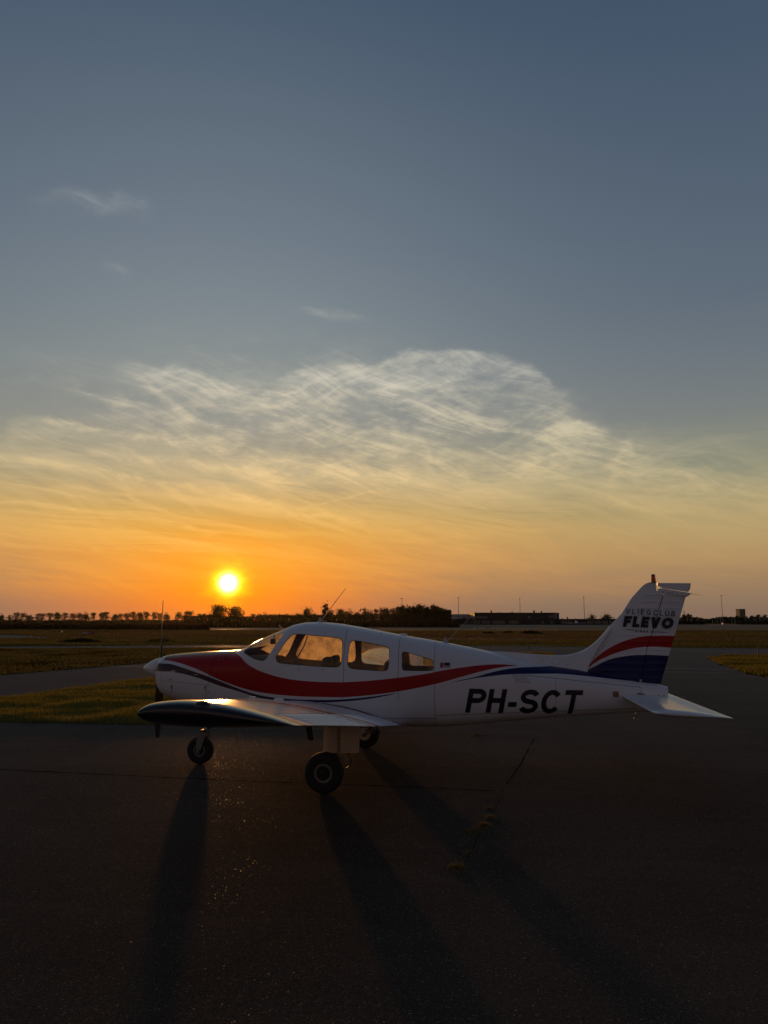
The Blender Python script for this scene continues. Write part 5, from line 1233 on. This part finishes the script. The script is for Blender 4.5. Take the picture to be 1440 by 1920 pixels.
for i, px in enumerate((1277, 1289, 1297, 1307, 1320, 1335.5, 1345, 1351, 1372, 1378, 1397.5, 1413.5, 1417.5, 1424, 1427, 1432, 1436)):
    top = (1160, 1158.5, 1161, 1154.5, 1160, 1158.5, 1159, 1158, 1156.5, 1160, 1160, 1159.5, 1160, 1158, 1157, 1152.5, 1154)[i]; dist = 470; h = hgt(top, dist)
    t = thing('lamp_post', spot(px, dist), '%s slim pale post along the edge of the wood beyond the tail' % nth(i), 'post', 'slim posts along the wood', YAW)
    local('pole', *tube([(0, 0, 0), (0, 0, h)], [.13, .08], 6), 'galv', t, True); local('lamp', *box(-.1, .6, -.1, .1, h-.02, h+.08), 'galv', t)
t = thing('radio_mast', spot(1283.5, 600), 'thin lattice radio mast rising behind the wood, close to the rudder', 'radio mast', None, YAW)
local('lattice', *join(tube([(-.3, 0, 0), (0, 0, hgt(1143, 600))], .10, 5), tube([(.3, 0, 0), (0, 0, hgt(1143, 600))], .10, 5)), 'wall_dark', t)
for z in (.72, .8, .88): local('antenna_arm', *box(-.8, .8, -.1, .1, hgt(1143, 600)*z, hgt(1143, 600)*z+.2), 'wall_dark', t)

# ------------------------------------------------------------------ buildings
def bpx(px, dist): return (px-720)/1438*dist
def building(name, px0, px1, dist, top, depth, label, mat, cat='building'):
    c = spot((px0+px1)/2, dist); t = thing(name, c, label, cat, None, YAW); w = (px1-px0)/1438*dist; h = hgt(top, dist)
    t['_w'] = 0; del t['_w']
    local('walls', *box(-w/2, w/2, 0, depth, 0, h-.25), mat, t); local('roof', *box(-w/2-.25, w/2+.25, -.25, depth+.25, h-.25, h), 'wall_dark', t)
    return t, w, h
def panel(t, w, px0, px1, pxa, pxb, dist, z0, z1, mat, name='facade_panel', d=.08):
    c = (pxa+pxb)/2; x0 = (px0-c)/1438*dist; x1 = (px1-c)/1438*dist; local(name, *box(x0, x1, -d, -.004, z0, z1), mat, t)
D1 = 402
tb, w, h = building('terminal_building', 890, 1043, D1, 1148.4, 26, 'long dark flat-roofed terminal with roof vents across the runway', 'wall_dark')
for px, wd, up in ((923.5, 1.6, 1144), (1004.5, 1.9, 1144), (1018.5, 1.4, 1145), (938.5, 1.8, 1147.4), (963, 1.6, 1146.6)):
    x = (px-966.5)/1438*D1; local('roof_vent', *box(x-wd*.22, x+wd*.22, 4, 4.8, h, hgt(up, D1)), 'wall_dark', tb)
for a, b, z0, z1, m_ in ((891, 914, 3.4, 4.4, 'wall_grey'), (892, 912, 2.7, 3.0, 'wall_grey'), (931, 955, 2.4, 2.8, 'wall_grey'), (976, 988, 3.3, 4.8, 'winglass'), (989, 996, 3.3, 4.6, 'wall_grey'), (997, 1024, 3.0, 4.6, 'winglass'), (1028, 1040, 3.4, 5.2, 'wall_grey'), (1041, 1042.6, .6, 5.8, 'wall_pale')):
    panel(tb, w, a, b, 890, 1043, D1, z0, z1, m_)
for k in range(16): panel(tb, w, 893+k*9, 900+k*9, 890, 1043, D1, 4.95, 5.35, 'winglass', 'window')
tw, w2, h2 = building('stair_tower', 1043.6, 1048.6, D1+2, 1148.9, 18, 'narrow paler end block adjoining the dark terminal', 'wall_grey')
panel(tw, w2, 1045, 1047.4, 1043.6, 1048.6, D1+2, .8, 5.4, 'winglass', 'window')
lb_, w3, h3 = building('low_building', 893, 1041, D1-10, 1160.6, 8, 'low dark annex in front of the long terminal', 'wall_dark')
for a, b, m_ in ((894, 900, 'wall_tan'), (902, 919, 'wall_grey'), (923, 947, 'wall_tan'), (954, 972, 'wall_tan'), (978, 986, 'winglass'), (990, 1001, 'winglass'), (1015, 1020, 'wall_grey'), (1032, 1036, 'wall_grey')):
    panel(lb_, w3, a, b, 893, 1041, D1-10, .5, 2.1, m_, 'gate')
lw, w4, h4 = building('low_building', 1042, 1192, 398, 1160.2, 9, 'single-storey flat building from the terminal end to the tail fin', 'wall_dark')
for a, b, m_ in ((1052, 1063, 'wall_tan'), (1064, 1072, 'wall_tan'), (1073, 1078, 'wall_dark'), (1100, 1112, 'wall_tan'), (1114, 1126, 'wall_grey'), (1128, 1140, 'wall_tan'), (1142, 1160, 'wall_tan')):
    panel(lw, w4, a, b, 1042, 1192, 398, .5, 2.0, m_, 'gate')
for px, dd in ((1056, 1159), (1066, 1156.2), (1081, 1159)):
    x = (px-1117)/1438*398; local('chimney', *box(x-.22, x+.22, 2, 2.6, h4, hgt(dd, 398)), 'wall_dark', lw)
hg, w5, h5 = building('hangar', 846, 889, 430, 1151.5, 20, 'pale grey hangar between the grove and the terminal', 'wall_pale')
panel(hg, w5, 848, 857, 846, 889, 430, .2, 3.6, 'signwhite', 'hangar_door'); panel(hg, w5, 868, 872, 846, 889, 430, .2, 3.8, 'wall_dark', 'hangar_door')
for k in range(5): panel(hg, w5, 858+k*6, 858.35+k*6, 846, 889, 430, .1, 4.9, 'wall_grey', 'seam_rib', .12)
an, w6, h6 = building('shed', 842, 892, 412, 1160.2, 6, 'low dark shed in front of the pale hangar', 'wall_dark')
for a, b in ((846, 851), (872, 879), (881, 888)): panel(an, w6, a, b, 842, 892, 412, .4, 2.3, 'wall_grey', 'door')
ot, w7, h7 = building('office_tower', 1387.5, 1398.5, 1500, 1141.5, 16, 'distant grey office tower above the wood at the right', 'towerwall', 'tower')
for k in range(9):
    local('window_band', *box(-w7/2+.8, w7/2-.8, -.12, -.004, 3+k*2.5, 4.1+k*2.5), 'winglass', ot)
# a light aircraft parked head-on by the low building
t = thing('parked_aircraft', spot(1082, 385), 'tiny white light aircraft parked by the low building left of the tail', 'airplane', None, YAW)
local('fuselage', *sphere((0, 1.5, 1.2), .62, (1, 3.2, 1.05), 10), 'signwhite', t, True); local('wing', *box(-4.6, 4.6, 1.0, 2.1, .82, .95), 'signwhite', t); local('fin', *box(-.05, .05, 3.0, 3.8, 1.3, 2.3), 'signwhite', t)
for x in (-1.3, 1.3): local('wheel', *lathe([(-.08, .22), (.08, .22)], (x, 1.4, .22), 'x', 10), 'black', t)

# ------------------------------------------------------------------ signs and markers on the field
t = thing('runway_sign', spot(163, 104), 'red board reading 05-23 with a black board beside it in the meadow', 'sign', None, YAW)
def board(x0, x1, z0, z1, mat, nm): return local(nm, *box(x0, x1, -.06, .06, z0, z1), mat, t)
board(-.56, .42, .12, .60, 'signred', 'red_board'); board(.43, .86, .12, .60, 'signblack', 'black_board'); board(.87, 1.10, .14, .52, 'signred', 'side_board')
local('board_lettering', *lettering('05-23', .2, .14, lambda u, v, k: (-.46+.78*u, -.066-.002*k, .22+.28*v), seg=.3), 'signwhite', t)
for x in (.56, .70): local('board_lettering', *box(x-.025, x+.025, -.068, -.0605, .22, .50), 'signwhite', t)
for x in (-.45, .2, .75): local('leg', *tube([(x, 0, 0), (x, 0, .13)], .03, 6), 'galv', t)
for px, a, b, lb in ((789.5, -.8, .8, 'left yellow taxiway sign board in front of the grove'), (811.5, -.6, .6, 'right yellow taxiway sign board in front of the grove')):
    t = thing('taxiway_sign', spot(px, 262), lb, 'sign', 'yellow taxiway signs', YAW)
    local('board', *box(a, b, -.06, .06, .15, .72), 'signyellow', t); local('black_block', *box(a-.36, a-.01, -.06, .06, .15, .72), 'signblack', t)
    for x in (a+.15, b-.15): local('leg', *tube([(x, 0, 0), (x, 0, .16)], .04, 6), 'galv', t)
for px, d_, h_, lb, cap in ((990, 50.5, .36, 'black marker post with pale cap above the dorsal fillet', 1), (1017.5, 45.5, .30, 'plain black marker post right of the capped one above the dorsal fillet', 0), (432, 48, .28, 'thin dark marker post beyond the engine cowling', 0), (1418, 44.5, .34, 'dark blue marker post with pale top at the right edge of the taxiway', 1)):
    t = thing('marker_post', spot(px, d_, -.02), lb, 'post', 'marker posts along the taxiway', YAW)
    local('post', *tube([(0, 0, 0), (.01 if not cap else 0, 0, h_)], [.034, .030], 10), 'black', t, True, 50)
    if cap: local('cap', *lathe([(h_, .03), (h_+.012, .05), (h_+.05, .055), (h_+.07, .03)], (0, 0, 0), 'z', 12), 'rim', t, True, 50)
for i, px in enumerate((889.5, 899.5, 906, 925, 932.5)):
    t = thing('edge_light', spot(px, (192, 192, 200, 208, 208)[i], -.02), '%s small white reflector on the pale pavement edge behind the rear antenna' % nth(i), 'edge light', 'white reflectors on the far pavement edge', YAW)
    local('dome', *lathe([(0, .16), (.10, .15), (.2, .10), (.24, .02)], (0, 0, 0), 'z', 10), 'signwhite', t, True)
t = thing('edge_light', spot(117.5, 128, -.03), 'small bright white reflector in the meadow left of the red sign', 'edge light', None, YAW)
local('dome', *lathe([(0, .14), (.2, .13), (.34, .08), (.36, .02)], (0, 0, 0), 'z', 10), 'signwhite', t, True)

# ------------------------------------------------------------------ evening haze: one closed box round camera and scene
n = material('haze'); v = n.new('ShaderNodeVolumePrincipled'); v.inputs['Color'].default_value = (.95, .93, .90, 1); v.inputs['Density'].default_value = 1.3e-5; v.inputs['Anisotropy'].default_value = .8
n.link(v.outputs[0], n.out.inputs['Volume'])
V, F = box(-2510, 2510, -130, 3410, -1.1, 40); hz = mesh('haze', V, F, n.mat); fix_normals(hz); o = bpy.data.objects.new('haze', hz); sc.collection.objects.link(o); o['kind'] = 'stuff'
